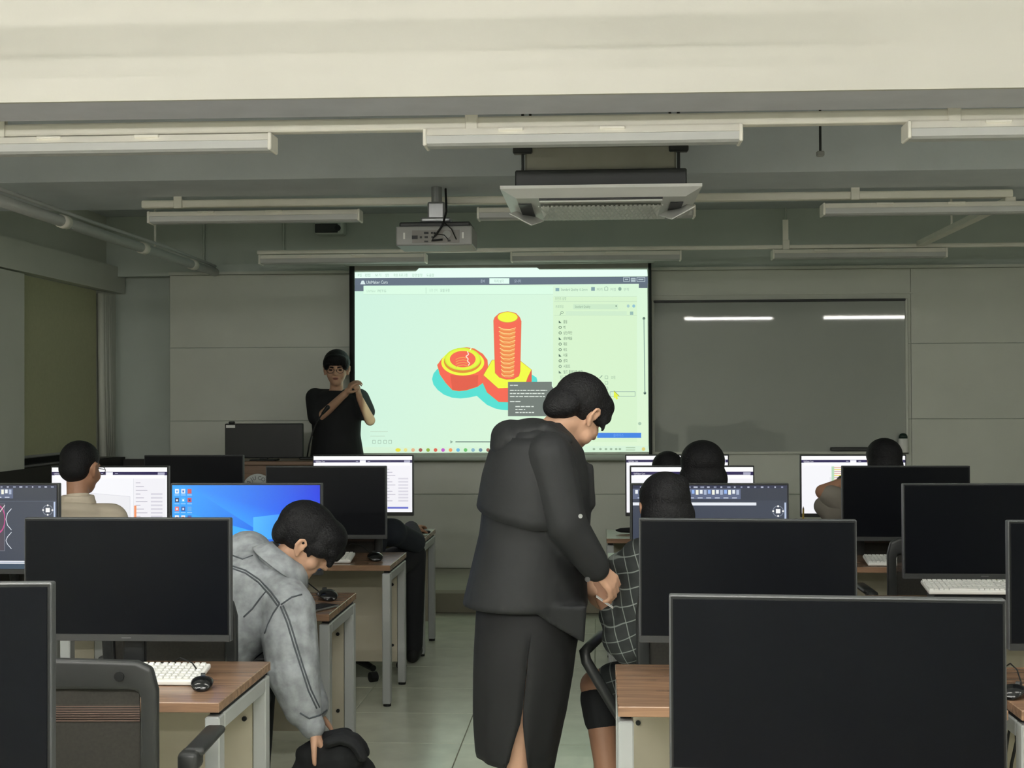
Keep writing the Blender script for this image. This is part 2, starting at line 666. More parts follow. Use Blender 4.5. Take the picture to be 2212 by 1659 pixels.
# ------------------------------------------------------------------ ceiling lights and raceways
def ceiling_light(cx, y, zt, label, lit=False, L=1.25, tilt=0.0):
    t = thing('ceiling_light', label, 'ceiling light', (cx, y, zt), tilt, 'lit ceiling lights' if lit else 'unlit ceiling lights')
    h = L / 2
    MB().prism([(-0.045, 0), (-0.06, -0.028), (0.06, -0.028), (0.045, 0)], -h, h, 'X').build('housing', RACE, t)
    if lit:
        MB().tube([(-h + 0.03, -0.03, -0.05), (h - 0.03, -0.03, -0.05)], 0.014, 10).build('tube', (emis('tube_on', 'fffdf8', TUBE_POWER) if lit is True else emis('tube_near', 'fffdf8', TUBE_POWER * 0.28)), t)
        MB().tube([(-h + 0.03, 0.03, -0.05), (h - 0.03, 0.03, -0.05)], 0.014, 10).build('tube', (emis('tube_on', 'fffdf8', TUBE_POWER) if lit is True else emis('tube_near', 'fffdf8', TUBE_POWER * 0.28)), t)
    else:
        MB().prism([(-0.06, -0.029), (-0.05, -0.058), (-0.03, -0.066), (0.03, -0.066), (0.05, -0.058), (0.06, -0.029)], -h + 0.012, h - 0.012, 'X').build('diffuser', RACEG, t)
    for s in (-1, 1):
        MB().rbox((s * (h - 0.005), 0, -0.033), (0.014, 0.126, 0.07), 0.004, 1).build('end_cap', RACE, t)
    for s in (-0.28, 0.12):
        MB().rbox((s, -0.05, -0.006), (0.1, 0.02, 0.012), 0.003, 1).build('clip', RACE, t)
    return t


YR1, YR2, YR3 = 5.5, 8.02, 10.25


def cx_of(x0, x1, y, Y):
    return (P(x0, y, Y).x + P(x1, y, Y).x) / 2


z1 = P(1290, 278, YR1).z
c0 = cx_of(922, 1597, 305, YR1)
ceiling_light(c0, YR1, z1, 'unlit ceiling light on the front raceway, above the air conditioner')
ceiling_light(P(592, 305, YR1).x - 0.625, YR1, z1 - 0.006, 'unlit ceiling light on the front raceway, cut off by the left edge')
ceiling_light(P(1955, 290, YR1).x + 0.625, YR1, z1, 'unlit ceiling light on the front raceway, cut off by the right edge')
z2 = P(1290, 448, YR2).z
ceiling_light(cx_of(320, 785, 455, YR2), YR2, z2, 'unlit ceiling light in the second row, left of the projector')
ceiling_light(cx_of(1033, 1500, 455, YR2), YR2, z2, 'unlit ceiling light in the second row, behind the air conditioner')
ceiling_light(P(1775, 440, YR2).x + 0.625, YR2, z2, 'unlit ceiling light in the second row, at the right edge')
z3 = P(1290, 545, YR3).z
ceiling_light(cx_of(562, 922, 560, YR3), YR3, z3, 'unlit ceiling light over the left half of the projection screen')
ceiling_light(cx_of(1105, 1470, 555, YR3), YR3, z3, 'unlit ceiling light over the right half of the projection screen')
ceiling_light(cx_of(1665, 2045, 543, YR3), YR3, z3, 'unlit ceiling light high above the whiteboard')
# the lit rows are above and behind the camera
for k, xx in enumerate((-2.0, -0.1, 1.81, 3.72)):
    ceiling_light(xx, 3.5, 2.715, ('leftmost', 'second from left', 'second from right', 'rightmost')[k] + ' lit ceiling light in front of the big beam', 'dim')
for yy, nm in ((1.1, 'overhead'), (-1.3, 'at the back of the room')):
    for k, xx in enumerate((-3.3, -1.6, 0.1)):
        ceiling_light(xx, yy, 2.44, ('leftmost', 'middle', 'right')[k] + ' lit hanging light ' + nm, True)
ceiling_light(5.15, 2.0, 2.44, 'added fill light along the right wall', True, 1.25, math.pi / 2)  # added lamp, brightens the right side that the rear rows leave dim


def raceway(name, x0, x1, y, z, label, brackets, h=0.05, dep=0.06, drop=0.19):
    t = thing(name, label, 'raceway', ((x0 + x1) / 2, y, z))
    L = x1 - x0
    MB().rbox((0, 0, 0), (L, dep, h), 0.008, 2).build('channel', RACE, t)
    for bx in brackets:
        b = MB().rbox((bx - (x0 + x1) / 2, -dep / 2 - 0.006, 0.015), (0.05, 0.012, h + 0.04), 0.004, 1)
        b.box((bx - (x0 + x1) / 2, 0, 0.01 + drop / 2), (0.04, 0.01, drop))
        b.build('bracket', RACE, t)
    return t


zr1 = P(1290, 264, YR1).z
raceway('cable_raceway', XL + 0.1, XR - 0.1, YR1, zr1, 'long cream cable raceway under the big front beam',
        [P(5, 270, YR1).x, P(1020, 255, YR1).x, P(2057, 245, YR1).x])
zr2 = P(1290, 430, YR2).z
raceway('cable_raceway', P(308, 435, YR2).x, P(2186, 420, YR2).x, YR2, zr2, 'cable raceway of the second light row, above the projector',
        [P(388, 430, YR2).x, P(1845, 410, YR2).x], 0.045, 0.06, 0.02)
zr3 = P(1290, 538, YR3).z
raceway('cable_raceway', P(556, 545, YR3).x, XR - 0.1, YR3, zr3, 'cable raceway of the farthest light row, above the screen', [P(1697, 530, YR3).x], 0.03, 0.04)
# short clip on the first raceway
# channel running back on the right
xr = P(1985, 525, YR3).x
zz = P(1985, 528, YR3).z
t = thing('cable_channel', 'slanting cable channel between the two raceways at the right', 'raceway', (xr, 9.1, zz))
MB().rbox((0, 0, 0), (0.06, 2.2, 0.04), 0.004, 1).build('channel', RACE, t)
MB().box((0.02, 0.3, 0.12), (0.012, 0.012, 0.2)).build('hanger', RACE, t)
# pipe along the left wall
xp = P(465, 588, 11.4).x
zpz = P(465, 588, 11.4).z
t = thing('conduit_pipe', 'pale conduit pipe running to the front along the left wall', 'pipe', (xp, 9, zpz))
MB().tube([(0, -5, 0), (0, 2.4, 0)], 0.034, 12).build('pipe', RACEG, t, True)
MB().tube([(0.02, -5, 0.062), (0.01, -0.5, 0.055), (0.02, 1.0, 0.06), (0.0, 2.4, 0.05)], 0.012, 8).build('cable', RACEG, t, True)
for yy in (-0.9, 0.55, 1.75):
    MB().tube([(0, yy - 0.05, 0), (0, yy + 0.05, 0)], 0.041, 12).build('coupling', RACE, t, True)
yy = PX(335, 520, xp).y - 9
MB().tube([(0, yy, 0.04), (0, yy, 0.40)], 0.008, 8).build('hanger_rod', RACE, t)
# sprinkler-like drop on the right and wire drops on the upper front wall
t = thing('ceiling_drop_rod', 'thin ceiling rod with a small clamp hanging behind the front raceway', 'rod', tuple(P(1772, 330, 6.6)))
MB().tube([(0, 0, 0), (0, 0, ZC - P(1772, 330, 6.6).z)], 0.006, 8).build('rod', DARKP, t)
MB().rbox((0, 0, -0.005), (0.035, 0.03, 0.025), 0.004, 1).build('clamp', GREYP, t)
for px, y0, y1, lb in ((612, 466, 540, 'thin wall conduit left of the projector'), (1697, 440, 533, 'thin wall conduit above the whiteboard'),
                       (440, 470, 560, 'thin wall conduit near the left corner')):
    a, b = P(px, y0, 11.49), P(px, y1, 11.49)
    tag(MB().tube([a, b], 0.009, 8).tube([b, b + Vector((0, 0, -0.03))], 0.014, 8).build('wall_conduit', WALLUP), lb + ' on the upper front wall', 'conduit')

# ------------------------------------------------------------------ air conditioner
ya, yc = 6.32, 7.26
pa = P(1080, 412, ya)
pb = P(1517, 402, ya)
wac = pb.x - pa.x
cxa, za = (pa.x + pb.x) / 2, P(1300, 405, ya).z
ac = thing('ceiling_air_conditioner', 'four-way cassette air conditioner hanging below the ceiling', 'air conditioner', (cxa, (ya + yc) / 2, za))
hw, hd = wac / 2, (yc - ya) / 2


def frustum(mb, x0, x1, y0, y1, z0, ax0, ax1, ay0, ay1, z1_):
    return mb.add([(x0, y0, z0), (x1, y0, z0), (x1, y1, z0), (x0, y1, z0), (ax0, ay0, z1_), (ax1, ay0, z1_), (ax1, ay1, z1_), (ax0, ay1, z1_)],
                  [(3, 2, 1, 0), (4, 5, 6, 7), (0, 1, 5, 4), (1, 2, 6, 5), (2, 3, 7, 6), (3, 0, 4, 7)])


frustum(MB(), -hw + 0.07, hw - 0.07, -hd + 0.07, hd - 0.07, -0.035, -hw, hw, -hd, hd, 0.0).box((0, 0, 0.007), (wac, 2 * hd, 0.014)).build('face_panel', WHITEP, ac)
MB().rbox((0, 0, 0.055), (wac - 0.13, 2 * hd - 0.13, 0.08), 0.006, 1).build('skirt', DARKP, ac)
MB().rbox((0, 0.0, 0.15), (wac - 0.22, 2 * hd - 0.2, 0.12), 0.01, 1).build('casing', GALV, ac)
gr = MB().box((0, 0.04, -0.040), (wac * 0.62, hd * 1.05, 0.008)).build('intake_grille', GRILL, ac)
lat = MB()
for k in range(-12, 13):
    x = k * wac * 0.62 / 26
    for s in (-1, 1):
        lat.box((x, 0.04, -0.047), (0.004, hd * 1.08, 0.006), Matrix.Rotation(s * 0.12, 3, 'Z'))
for k in range(-9, 10):
    lat.box((0, 0.04 + k * hd * 1.05 / 20, -0.047), (wac * 0.62, 0.005, 0.006))
lat.build('lattice', WHITEP, gr)
MB().box((0, -hd + 0.10, -0.030), (wac * 0.62, 0.05, 0.02)).build('air_slot', BLACKP, ac)
MB().rbox((0, -hd + 0.125, -0.040), (wac * 0.62, 0.05, 0.008), 0.003, 1, Matrix.Rotation(0.25, 3, 'X')).build('louvre', WHITEP, ac)
MB().box((-hw * 0.78, 0.05, -0.031), (0.06, hd * 1.2, 0.02)).build('air_slot', BLACKP, ac)
MB().box((hw * 0.78, 0.05, -0.031), (0.06, hd * 1.2, 0.02)).build('air_slot', BLACKP, ac)
for s, yy in ((-1, 0.12), (1, -0.05)):
    o = MB().rbox((0, 0, 0), (0.13, 0.2, 0.006), 0.002, 1).build('louvre', WHITEP, ac)
    o.location = (s * hw * 0.80, yy, -0.055)
    o.rotation_euler = (0.25, -0.5 * s, 0.15 * s)
for sx in (-1, 1):
    for sy in (-1, 1):
        q = MB().tube([(sx * (hw - 0.10), sy * (hd - 0.1), 0.1), (sx * (hw - 0.10), sy * (hd - 0.1), ZC - za)], 0.007, 8)
        q.rbox((sx * (hw - 0.10), sy * (hd - 0.1), 0.19), (0.09, 0.05, 0.03), 0.006, 1)
        q.build('hanger_rod', DARKP, ac)

# ------------------------------------------------------------------ projector
yj = 7.62
q0, q1 = P(855, 505, yj), P(1020, 505, yj)
wj = q1.x - q0.x
zj0, zj1 = P(938, 530, yj).z, P(938, 488, yj).z
pj = thing('projector', 'grey ceiling projector seen from behind with cables plugged in', 'projector', ((q0.x + q1.x) / 2, yj, zj0))
hj = zj1 - zj0
MB().rbox((0, 0.16, hj / 2), (wj, 0.32, hj), 0.008, 2).build('body', GREYP, pj)
MB().rbox((0, 0.17, hj + 0.012), (wj * 0.93, 0.28, 0.03), 0.008, 2).build('top_cover', DARKP, pj)
MB().box((0.01, -0.001, hj * 0.45), (wj * 0.62, 0.004, hj * 0.66)).build('port_panel', mat('port_panel', '86837f', 0.5), pj)
for (u, v, sx, sz) in ((-.25, .42, .032, .02), (-.17, .42, .012, .011), (-.10, .42, .018, .010), (-.02, .42, .01, .01), (-.10, .64, .024, .012),
                       (-.025, .64, .011, .01), (0.01, .64, .011, .01), (0.045, .64, .008, .01), (-.10, .2, .022, .008), (.20, .23, .016, .01)):
    MB().box((u * wj, -0.004, v * hj), (sx, 0.004, sz)).build('port', BLACKP, pj)
MB().tube([(0.17 * wj, -0.001, hj * 0.55), (0.17 * wj, -0.006, hj * 0.55)], 0.022, 20).build('round_cover', GREYP, pj)
for u in (-.39, .38):
    MB().box((u * wj, -0.003, hj * 0.5), (0.011, 0.004, 0.035)).build('sticker', WHITEP, pj)
cb = MB()
cb.tube([(0.06, 0.05, 0.32), (0.07, 0.0, hj + 0.08), (0.05, -0.02, hj), (0.01, -0.03, 0.05), (-0.01, -0.02, 0.025), (0.05, -0.015, 0.03)], 0.006, 8)
cb.tube([(0.055, -0.02, hj + 0.02), (0.10, -0.02, hj * 0.8), (0.125, -0.012, 0.03)], 0.003, 8)
cb.tube([(0.0, -0.015, hj * 0.6), (0.06, -0.02, hj * 0.5), (0.08, -0.015, 0.03)], 0.0025, 8)
cb.build('cable', RUBBER, pj, True)
mo = MB().rbox((0.0, 0.14, hj + 0.045), (0.17, 0.12, 0.03), 0.01, 2)
mo.rbox((0.0, 0.14, hj + 0.10), (0.10, 0.08, 0.10), 0.012, 2)
mo.tube([(0, 0.14, hj + 0.1), (0, 0.14, 2.76 - zj0)], 0.03, 14)
mo.build('ceiling_mount', METAL, pj)
MB().tube([(0, 0.32, hj * 0.5), (0, 0.35, hj * 0.5)], 0.035, 20).build('lens', BLACKP, pj)

# the projector's beam: a rectangle of light the size of the screen
lp = Vector((pj.location.x, yj + 0.36, zj0 + hj * 0.5))
tgt = P(1083, 780, 11.22)
ld = bpy.data.lights.new('projector_beam', 'SPOT')
ld.energy = 420.0
ld.color = lin('d8ffe6')
ld.spot_size = math.radians(70)
ld.shadow_soft_size = 0.02
ld.use_nodes = True
nt = ld.node_tree
em_ = nt.nodes['Emission']
tcn = nt.nodes.new('ShaderNodeTexCoord')
sep = nt.nodes.new('ShaderNodeSeparateXYZ')
nt.links.new(tcn.outputs['Normal'], sep.inputs[0])
dist = tgt.y - lp.y
ca, cb_ = P(766, 780, 11.22), P(1402, 780, 11.22)
za_, zb_ = P(1083, 583, 11.22).z, P(1083, 977, 11.22).z
prod = None
for comp, lo, hi in (('X', (ca.x - lp.x) / dist, (cb_.x - lp.x) / dist), ('Y', (zb_ - lp.z) / dist, (za_ - lp.z) / dist)):
    dv = nt.nodes.new('ShaderNodeMath')
    dv.operation = 'DIVIDE'
    nt.links.new(sep.outputs[comp], dv.inputs[0])
    ab = nt.nodes.new('ShaderNodeMath')
    ab.operation = 'ABSOLUTE'
    nt.links.new(sep.outputs['Z'], ab.inputs[0])
    nt.links.new(ab.outputs[0], dv.inputs[1])
    for op, lim in (('GREATER_THAN', lo), ('LESS_THAN', hi)):
        g_ = nt.nodes.new('ShaderNodeMath')
        g_.operation = op
        nt.links.new(dv.outputs[0], g_.inputs[0])
        g_.inputs[1].default_value = lim
        if prod is None:
            prod = g_.outputs[0]
        else:
            mm = nt.nodes.new('ShaderNodeMath')
            mm.operation = 'MULTIPLY'
            nt.links.new(prod, mm.inputs[0])
            nt.links.new(g_.outputs[0], mm.inputs[1])
            prod = mm.outputs[0]
nt.links.new(prod, em_.inputs['Strength'])
lo_ = bpy.data.objects.new('projector_beam', ld)
COL.objects.link(lo_)
lo_.location = lp - Vector(pj.location)
lo_.rotation_euler = (math.radians(90), 0, 0)
lo_.parent = pj

# speaker on the upper front wall
sp = P(712, 490, 11.3)
t = thing('wall_speaker', 'small grey box on the upper front wall, left of the projector', 'speaker', tuple(sp))
MB().rbox((0, 0.05, 0), (0.24, 0.16, 0.13), 0.02, 2).build('cabinet', WALLUP, t)
MB().rbox((-0.02, -0.035, -0.015), (0.19, 0.012, 0.075), 0.01, 2).build('grille', DARKP, t)
MB().tube([(0.075, -0.035, -0.015), (0.075, -0.048, -0.015)], 0.025, 16).build('cone', BLACKP, t)

# ------------------------------------------------------------------ projection screen
YS = 11.22
s_ = thing('projection_screen', 'pull-down projection screen showing a red and yellow bolt and nut', 'projection screen', (P(1085, 780, YS).x, YS, 1.0))
sx0 = s_.location.x


def S(px, py, dy=0.0):
    p = P(px, py, YS)
    return Vector((p.x - sx0, dy, p.z - 1.0))


a, b = S(744, 569), S(1414, 569)
MB().rbox(((a.x + b.x) / 2, 0.03, a.z), (b.x - a.x, 0.09, 0.045), 0.01, 2).build('case', WALLUP, s_)
for xx in (a.x + 0.15, b.x - 0.15):
    MB().rbox((xx, 0.14, a.z + 0.01), (0.03, 0.2, 0.03), 0.003, 1).build('wall_bracket', DARKP, s_)
x0, x1 = S(755, 780).x, S(1408, 780).x
zt, zb = S(1085, 571).z, S(1085, 984).z
MB().box(((x0 + x1) / 2, 0.012, (zt + zb) / 2), (x1 - x0, 0.006, zt - zb)).build('fabric', SCRFAB, s_)
xi0, xi1 = S(766, 780).x, S(1401, 780).x
for xa, xb in ((x0, xi0), (xi1, x1)):
    MB().box(((xa + xb) / 2, 0.006, (zt + zb) / 2), (xb - xa, 0.008, zt - zb)).build('black_border', SCRBLK, s_)
MB().tube([(x0 - 0.02, 0.01, zb - 0.02), (x1 + 0.02, 0.01, zb - 0.02)], 0.022, 12).build('bottom_bar', WALLUP, s_, True)

pic = Pic(0.00006)


def q(px, py):
    v = S(px, py)
    return (v.x, v.z)


def qr(x0, y0, x1, y1, col):
    pic.poly([q(x0, y1), q(x1, y1), q(x1, y0), q(x0, y0)], col)


def ql(pts, w, col):
    pic.line([q(*p) for p in pts], w * YS / F_PX, col)


def qt(s, x, y, hpx, col, wpx=None):
    u, v = q(x, y)
    pic.text(s, u, v, hpx * YS / F_PX * 1.25, col, None if wpx is None else wpx * YS / F_PX)


def qe(cx, cy, rx, ry, col, n=40):
    pic.poly([q(cx + rx * math.cos(2 * math.pi * i / n), cy + ry * math.sin(2 * math.pi * i / n)) for i in range(n)], col)


BG, BGL = 'd6f5e2', 'e4fdec'
# whole picture: slightly brighter to the middle, like the photograph's white
pic.poly([q(766, 979), q(1401, 976), q(1398, 582), q(766, 588)], ['d0f1dc', 'dcf3d0', 'd8f4d8', 'cdefde'])
pic.poly([q(766, 601), q(1399, 596), q(1398, 582), q(1165, 582), q(1160, 578), q(905, 579), q(898, 586), q(766, 588)], 'e6fff2')
for x, s, w in ((772, '파일', 9), (788, '편집', 12), (810, '보기', 13), (832, '설정', 8), (850, '확장 프로그램', 30), (890, '환경설정', 22), (921, '도움말', 17)):
    qt(s, x, 597, 6, '9fbcae', w)
pic.poly([q(766, 613), q(1399, 607), q(1399, 622), q(1380, 622), q(1380, 613), q(785, 617), q(785, 629), q(766, 629)][::1], '5d6878')
pic.poly([q(766, 616), q(1400, 612), q(1399, 597), q(766, 601)], '5f6a7c')
pic.poly([q(778, 614), q(789, 614), q(786, 606), q(781, 606)], 'd8e8ea')
qt('UltiMaker Cura', 791, 613, 8, 'e2f0f0', 47)
qt('준비', 1038, 610, 6, 'b8c4d4', 9)
qr(1057, 601, 1100, 613, 'e2fdf0')
qt('미리 보기', 1068, 610, 6, '9cb3ab', 20)
qt('모니터', 1111, 610, 6, 'b8c4d4', 14)
for xa, xb in ((1347, 1360), (1376, 1393)):
    ql([(xa, 599), (xb, 599), (xb, 608), (xa, 608), (xa, 599)], 1.2, 'b9c8cf')
    qr(xa + 3, 602, xb - 3, 605, 'a9b9c0')
qr(1363, 600, 1373, 609, 'a9b9c0')
qr(1364, 603, 1372, 604, '5f6a7c')
qr(785, 618, 1378, 635, 'd9f9e2')
ql([(785, 635.5), (1195, 635.5)], 0.8, 'bfdcc8')
qt('UltiMaker', 792, 631, 6, 'b2d3be', 20)
qt('PETG', 816, 631, 6, 'a3c4b0', 18)
ql([(920, 621), (920, 634)], 0.8, 'a8c8b4')
qt('유형 선택', 927, 630, 6, 'b7d8c2', 18)
qt('모델 유형', 951, 630, 6, '98b8a6', 20)
# settings panel
qr(1195, 618, 1378, 640, 'd7f3d6')
qr(1195, 641, 1376, 955, 'd5f0cb')
for y in (640, 651, 681):
    ql([(1197, y), (1376, y)], 0.7, 'b4cfb6')
qr(1200, 622, 1208, 629, '86a9b0')
qt('Standard Quality', 1212, 628, 6, '7f9d8e', 37)
qt('0.2mm', 1252, 628, 6, '8fae9c', 17)
qr(1277, 620, 1285, 628, '7f9ba4')
qt('켜기', 1289, 628, 6, '8ba99a', 12)
ql([(1306, 627), (1306, 621), (1310, 619), (1313, 621), (1313, 627), (1306, 627)], 1, '8ba99a')
qt('켜짐', 1318, 628, 6, 'a1bdac', 12)
qe(1339, 624, 3.5, 4, '8ba99a')
qt('부착', 1347, 628, 6, 'a1bdac', 12)
qt('프린트 설정', 1199, 648, 6, '98b6a0', 24)
qt('프로파일', 1200, 665, 6, '98b6a0', 17)
qr(1238, 657, 1335, 668, 'c9e6c6')
qt('Standard Quality', 1242, 665, 6, '7d9984', 33)
qe(1331, 661, 1.6, 1.6, '6f8a78')
qe(1357, 661, 3, 3.5, 'a6c9c8')
qe(1369, 661, 3.2, 3.4, '8fbfd0')
qr(1222, 672, 1354, 681, 'cde9ca')
qe(1214, 675, 3, 3, '6c8876')
qe(1214, 675, 2, 2, 'd5f0cb')
ql([(1212, 677), (1209, 681)], 1.2, '6c8876')
qr(1361, 673, 1368, 680, '94b7b0')
rows = ['품질', '벽', '상단/하단', '내부채움', '재료', '속도', '이동', '냉각', '서포트', '빌드 플레이트 부착']
wds = [8, 4, 19, 19, 8, 8, 9, 9, 14, 41]
for k, s in enumerate(rows):
    y = 695 + k * 12.05
    c = '3f5a4c' if k < 8 else '5d786a'
    if k % 3 == 0:
        pic.poly([q(1207, y + 3), q(1213, y + 3), q(1207, y - 3)], c)
    else:
        qe(1210, y, 3.2, 3.2, c, 14)
        qe(1210, y, 2, 2, 'd5f0cb', 14)
    qt(s, 1217 + (k > 7) * 0.5, y + 3, 6.5, c, wds[k])
qt('빌드 플레이트 고정 유형', 1210, 817, 6, '93b198', 44)
ql([(1295, 817), (1301, 811)], 2, '93b198')
for k, y in enumerate((815, 827, 839, 851)):
    ql([(1307, y - 3), (1313, y - 3), (1313, y + 3), (1307, y + 3), (1307, y - 3)], 1, '9dbba2')
qt('브림', 1320, 818, 6, '93b198', 9)
ql([(1318, 846), (1372, 846), (1372, 856), (1318, 856), (1318, 846)], 1, '87a2a0')
pic.poly([q(1326, 844), q(1338, 856), q(1333, 856), q(1335, 862), q(1331, 863), q(1329, 858), q(1326, 861)], 'e4f03c')
ql([(1326, 844), (1338, 856)], 1, '7d8a3c')
qe(1391, 688, 2.8, 3.2, '4a6358')
qe(1393, 849, 2.8, 3.2, '4a6358')
ql([(1391, 688), (1393, 849)], 2, '8ba79a')
qe(1382, 915, 3.5, 3.5, 'a8c5ac')
qr(1290, 935, 1385, 946, '3d7fe0')
qt('슬라이스', 1325, 943, 6, '6fa5f2', 22)
# bolt and nut
c8 = lambda x, y: (900 + x / 5.927, 640 + y / 5.927)


def b8(pts, col):
    pic.poly([q(*c8(*p)) for p in pts], col)


def e8(cx, cy, rx, ry, col, n=40):
    b8([(cx + rx * math.cos(2 * math.pi * i / n), cy + ry * math.sin(2 * math.pi * i / n)) for i in range(n)], col)


def l8(pts, w, col):
    pic.line([q(*c8(*p)) for p in pts], w / 5.927 * YS / F_PX, col)


RED, REDD, YEL, YELD, TEAL = 'f4604a', 'e2553f', 'f0f83a', 'd8dc2c', '4fdccf'
b8([(265, 930), (215, 990), (197, 1060), (215, 1130), (270, 1200), (350, 1260), (450, 1297), (560, 1308), (680, 1295), (770, 1275), (830, 1330), (900, 1390),
    (1000, 1435), (1090, 1455), (1180, 1460), (1400, 1380), (1530, 1150), (1545, 1080), (1535, 1040), (1480, 1005), (1200, 900), (600, 880)], TEAL)
b8([(262, 880), (320, 800), (420, 705), (520, 665), (640, 652), (740, 668), (850, 738), (908, 815), (915, 900), (900, 960), (850, 1110), (780, 1160), (640, 1205),
    (540, 1217), (455, 1202), (370, 1110), (295, 1000)], 'd9a53c')
b8([(266, 880), (322, 805), (422, 710), (520, 670), (640, 657), (740, 673), (848, 742), (904, 818), (911, 900), (896, 960), (848, 1108), (780, 1157), (640, 1201),
    (540, 1212), (457, 1198), (373, 1108), (299, 1000)], RED)
b8([(430, 1010), (790, 1010), (780, 1157), (640, 1201), (540, 1212), (457, 1198)], REDD)
e8(590, 850, 275, 165, YEL)
e8(588, 832, 240, 150, 'e08a2a')
e8(590, 805, 232, 145, 'cfee2e')
e8(590, 805, 215, 132, 'e6f43a')
e8(590, 805, 165, 105, RED)
for k in range(4):
    y = 790 + k * 32
    l8([(500, y + 20), (540, y), (600, y - 8), (650, y + 4)], 10, 'f0a050')
l8([(650, 705), (665, 745), (630, 770), (660, 800), (650, 830), (680, 860), (660, 885)], 12, 'fbe9d6')
l8([(700, 660), (682, 690)], 12, 'f6ffd0')
b8([(850, 1010), (965, 812), (1330, 826), (1474, 940), (1474, 1090), (1410, 1095), (1180, 1180), (1180, 1358), (1050, 1354), (900, 1232), (846, 1110)], 'c98a34')
b8([(855, 1012), (1045, 1180), (1185, 1172), (1185, 1355), (1050, 1350), (903, 1228), (850, 1108)], RED)
b8([(1470, 945), (1470, 1100), (1400, 1100), (1420, 1040)], REDD)
b8([(858, 1010), (968, 817), (1330, 832), (1468, 940), (1420, 1040), (1400, 1100), (1185, 1172), (1045, 1178)], YEL)
b8([(982, 310), (998, 268), (1060, 213), (1165, 192), (1270, 213), (1322, 268), (1342, 320), (1328, 960), (1312, 1022), (1240, 1063), (1150, 1068), (1060, 1042), (1002, 982)], 'd08a38')
b8([(986, 310), (1002, 270), (1062, 217), (1165, 197), (1268, 217), (1318, 270), (1338, 320), (1324, 960), (1308, 1020), (1240, 1059), (1150, 1064), (1060, 1038), (1006, 980)], RED)
b8([(1060, 420), (1262, 420), (1245, 1030), (1090, 1030)], 'ee8442')
for k in range(12):
    y = 395 + k * 54
    l8([(1050 + k * 3, y), (1110, y + 26), (1190, y + 32), (1270 - k * 2, y + 8)], 9, 'ffd98a')
    l8([(1070 + k * 3, y + 24), (1130, y + 44), (1200, y + 46), (1262 - k * 2, y + 28)], 6, 'f8bd6a')
e8(1165, 270, 130, 67, 'c8b430')
e8(1165, 267, 126, 64, YEL)
b8([(1170, 1097), (1730, 1095), (1730, 1150), (1752, 1178), (1730, 1200), (1730, 1535), (1170, 1535)], '6f7671')
for x0, x1, y in ((1195, 1305, 1140), (1195, 1672, 1205), (1195, 1635, 1245), (1195, 1660, 1283), (1195, 1330, 1348), (1265, 1500, 1412), (1265, 1390, 1450), (1265, 1505, 1488)):
    x = x0
    while x < x1 - 10:
        w = random.uniform(25, 70)
        b8([(x, y + 7), (min(x + w, x1), y + 7), (min(x + w, x1), y - 7), (x, y - 7)], 'd4dcd4')
        x += w + random.uniform(6, 14)
# view buttons, layer slider, task bar
for x in (808, 820, 832, 843):
    ql([(x - 3, 951), (x + 3, 951), (x + 3, 958), (x - 3, 958), (x - 3, 951)], 1, '9bb8a4')
ql([(800, 932), (838, 932)], 1.5, 'c2dcc6')
ql([(800, 942), (832, 942)], 1.5, 'c2dcc6')
pic.poly([q(973, 958), q(979, 954.5), q(973, 951)], '8aa894')
ql([(984, 954.5), (1190, 954.5)], 2, '58706a')
pic.poly([q(766, 979), q(1402, 976), q(1401, 963), q(766, 966)], 'd4efd4')
for k, c in enumerate(('e6e03a', 'e8e08a', 'e2b48a', 'a4524a', '8fae3a', 'd8604a', 'c05ac8', 'f09a5a', '6ab8e0', '6ac06a', '8ab4c8', '6a8aa0', '8a5a4a')):
    qe(860 + k * 16.2, 972, 4 if k else 6, 4, c, 12)
for x in (1283, 1297, 1309, 1320, 1331, 1339):
    qe(x, 970, 3, 2.5, '9cb79c', 8)
qr(1352, 966, 1372, 968, 'a9c4a6')
qr(1352, 971, 1372, 973, 'b4ccae')
qe(1390, 970, 4, 4, 'dcd07a', 10)
pic.build('projected_picture', picmat('projection', SCREEN_GAIN, 0.9, 0.02), s_, lambda u, v, w: Vector((u, 0.007 - w, v)))

# ------------------------------------------------------------------ whiteboard
w0, w1 = P(1410, 652, Y_WALL - 0.03), P(1957, 647, Y_WALL - 0.03)
wz1, wz0 = w0.z, P(1700, 978, Y_WALL - 0.03).z
wb = thing('whiteboard', 'large glossy grey whiteboard on the front wall reflecting two ceiling lights', 'whiteboard', ((w0.x + w1.x) / 2, Y_WALL - 0.03, wz0))
ww, wh = w1.x - w0.x, wz1 - wz0
MB().box((0, 0, wh / 2), (ww, 0.014, wh)).build('board', WBOARD, wb)
for s in (-1, 1):
    MB().rbox((s * ww / 2, -0.004, wh / 2), (0.022, 0.026, wh + 0.02), 0.004, 1).build('frame_side', WALL, wb)
MB().rbox((0, -0.004, wh), (ww, 0.026, 0.02), 0.004, 1).build('frame_top', DARKP, wb)
MB().rbox((0, -0.004, 0), (ww, 0.026, 0.02), 0.004, 1).build('frame_bottom', WALL, wb)
MB().rbox((ww * 0.30, -0.03, 0.03), (0.42, 0.05, 0.03), 0.006, 1).build('pen_tray', DARKP, wb)
e = P(1951, 955, Y_WALL - 0.08)
t = thing('spray_bottle', 'pale bottle with a dark green cap at the right end of the whiteboard', 'bottle', tuple(e))
MB().loft([((0, 0, z), (r, 0, 0), (0, r * 0.7, 0)) for z, r in ((-0.085, 0.035), (-0.08, 0.038), (0.02, 0.038), (0.03, 0.034))], 20).build('bottle', WHITEP, t, True)
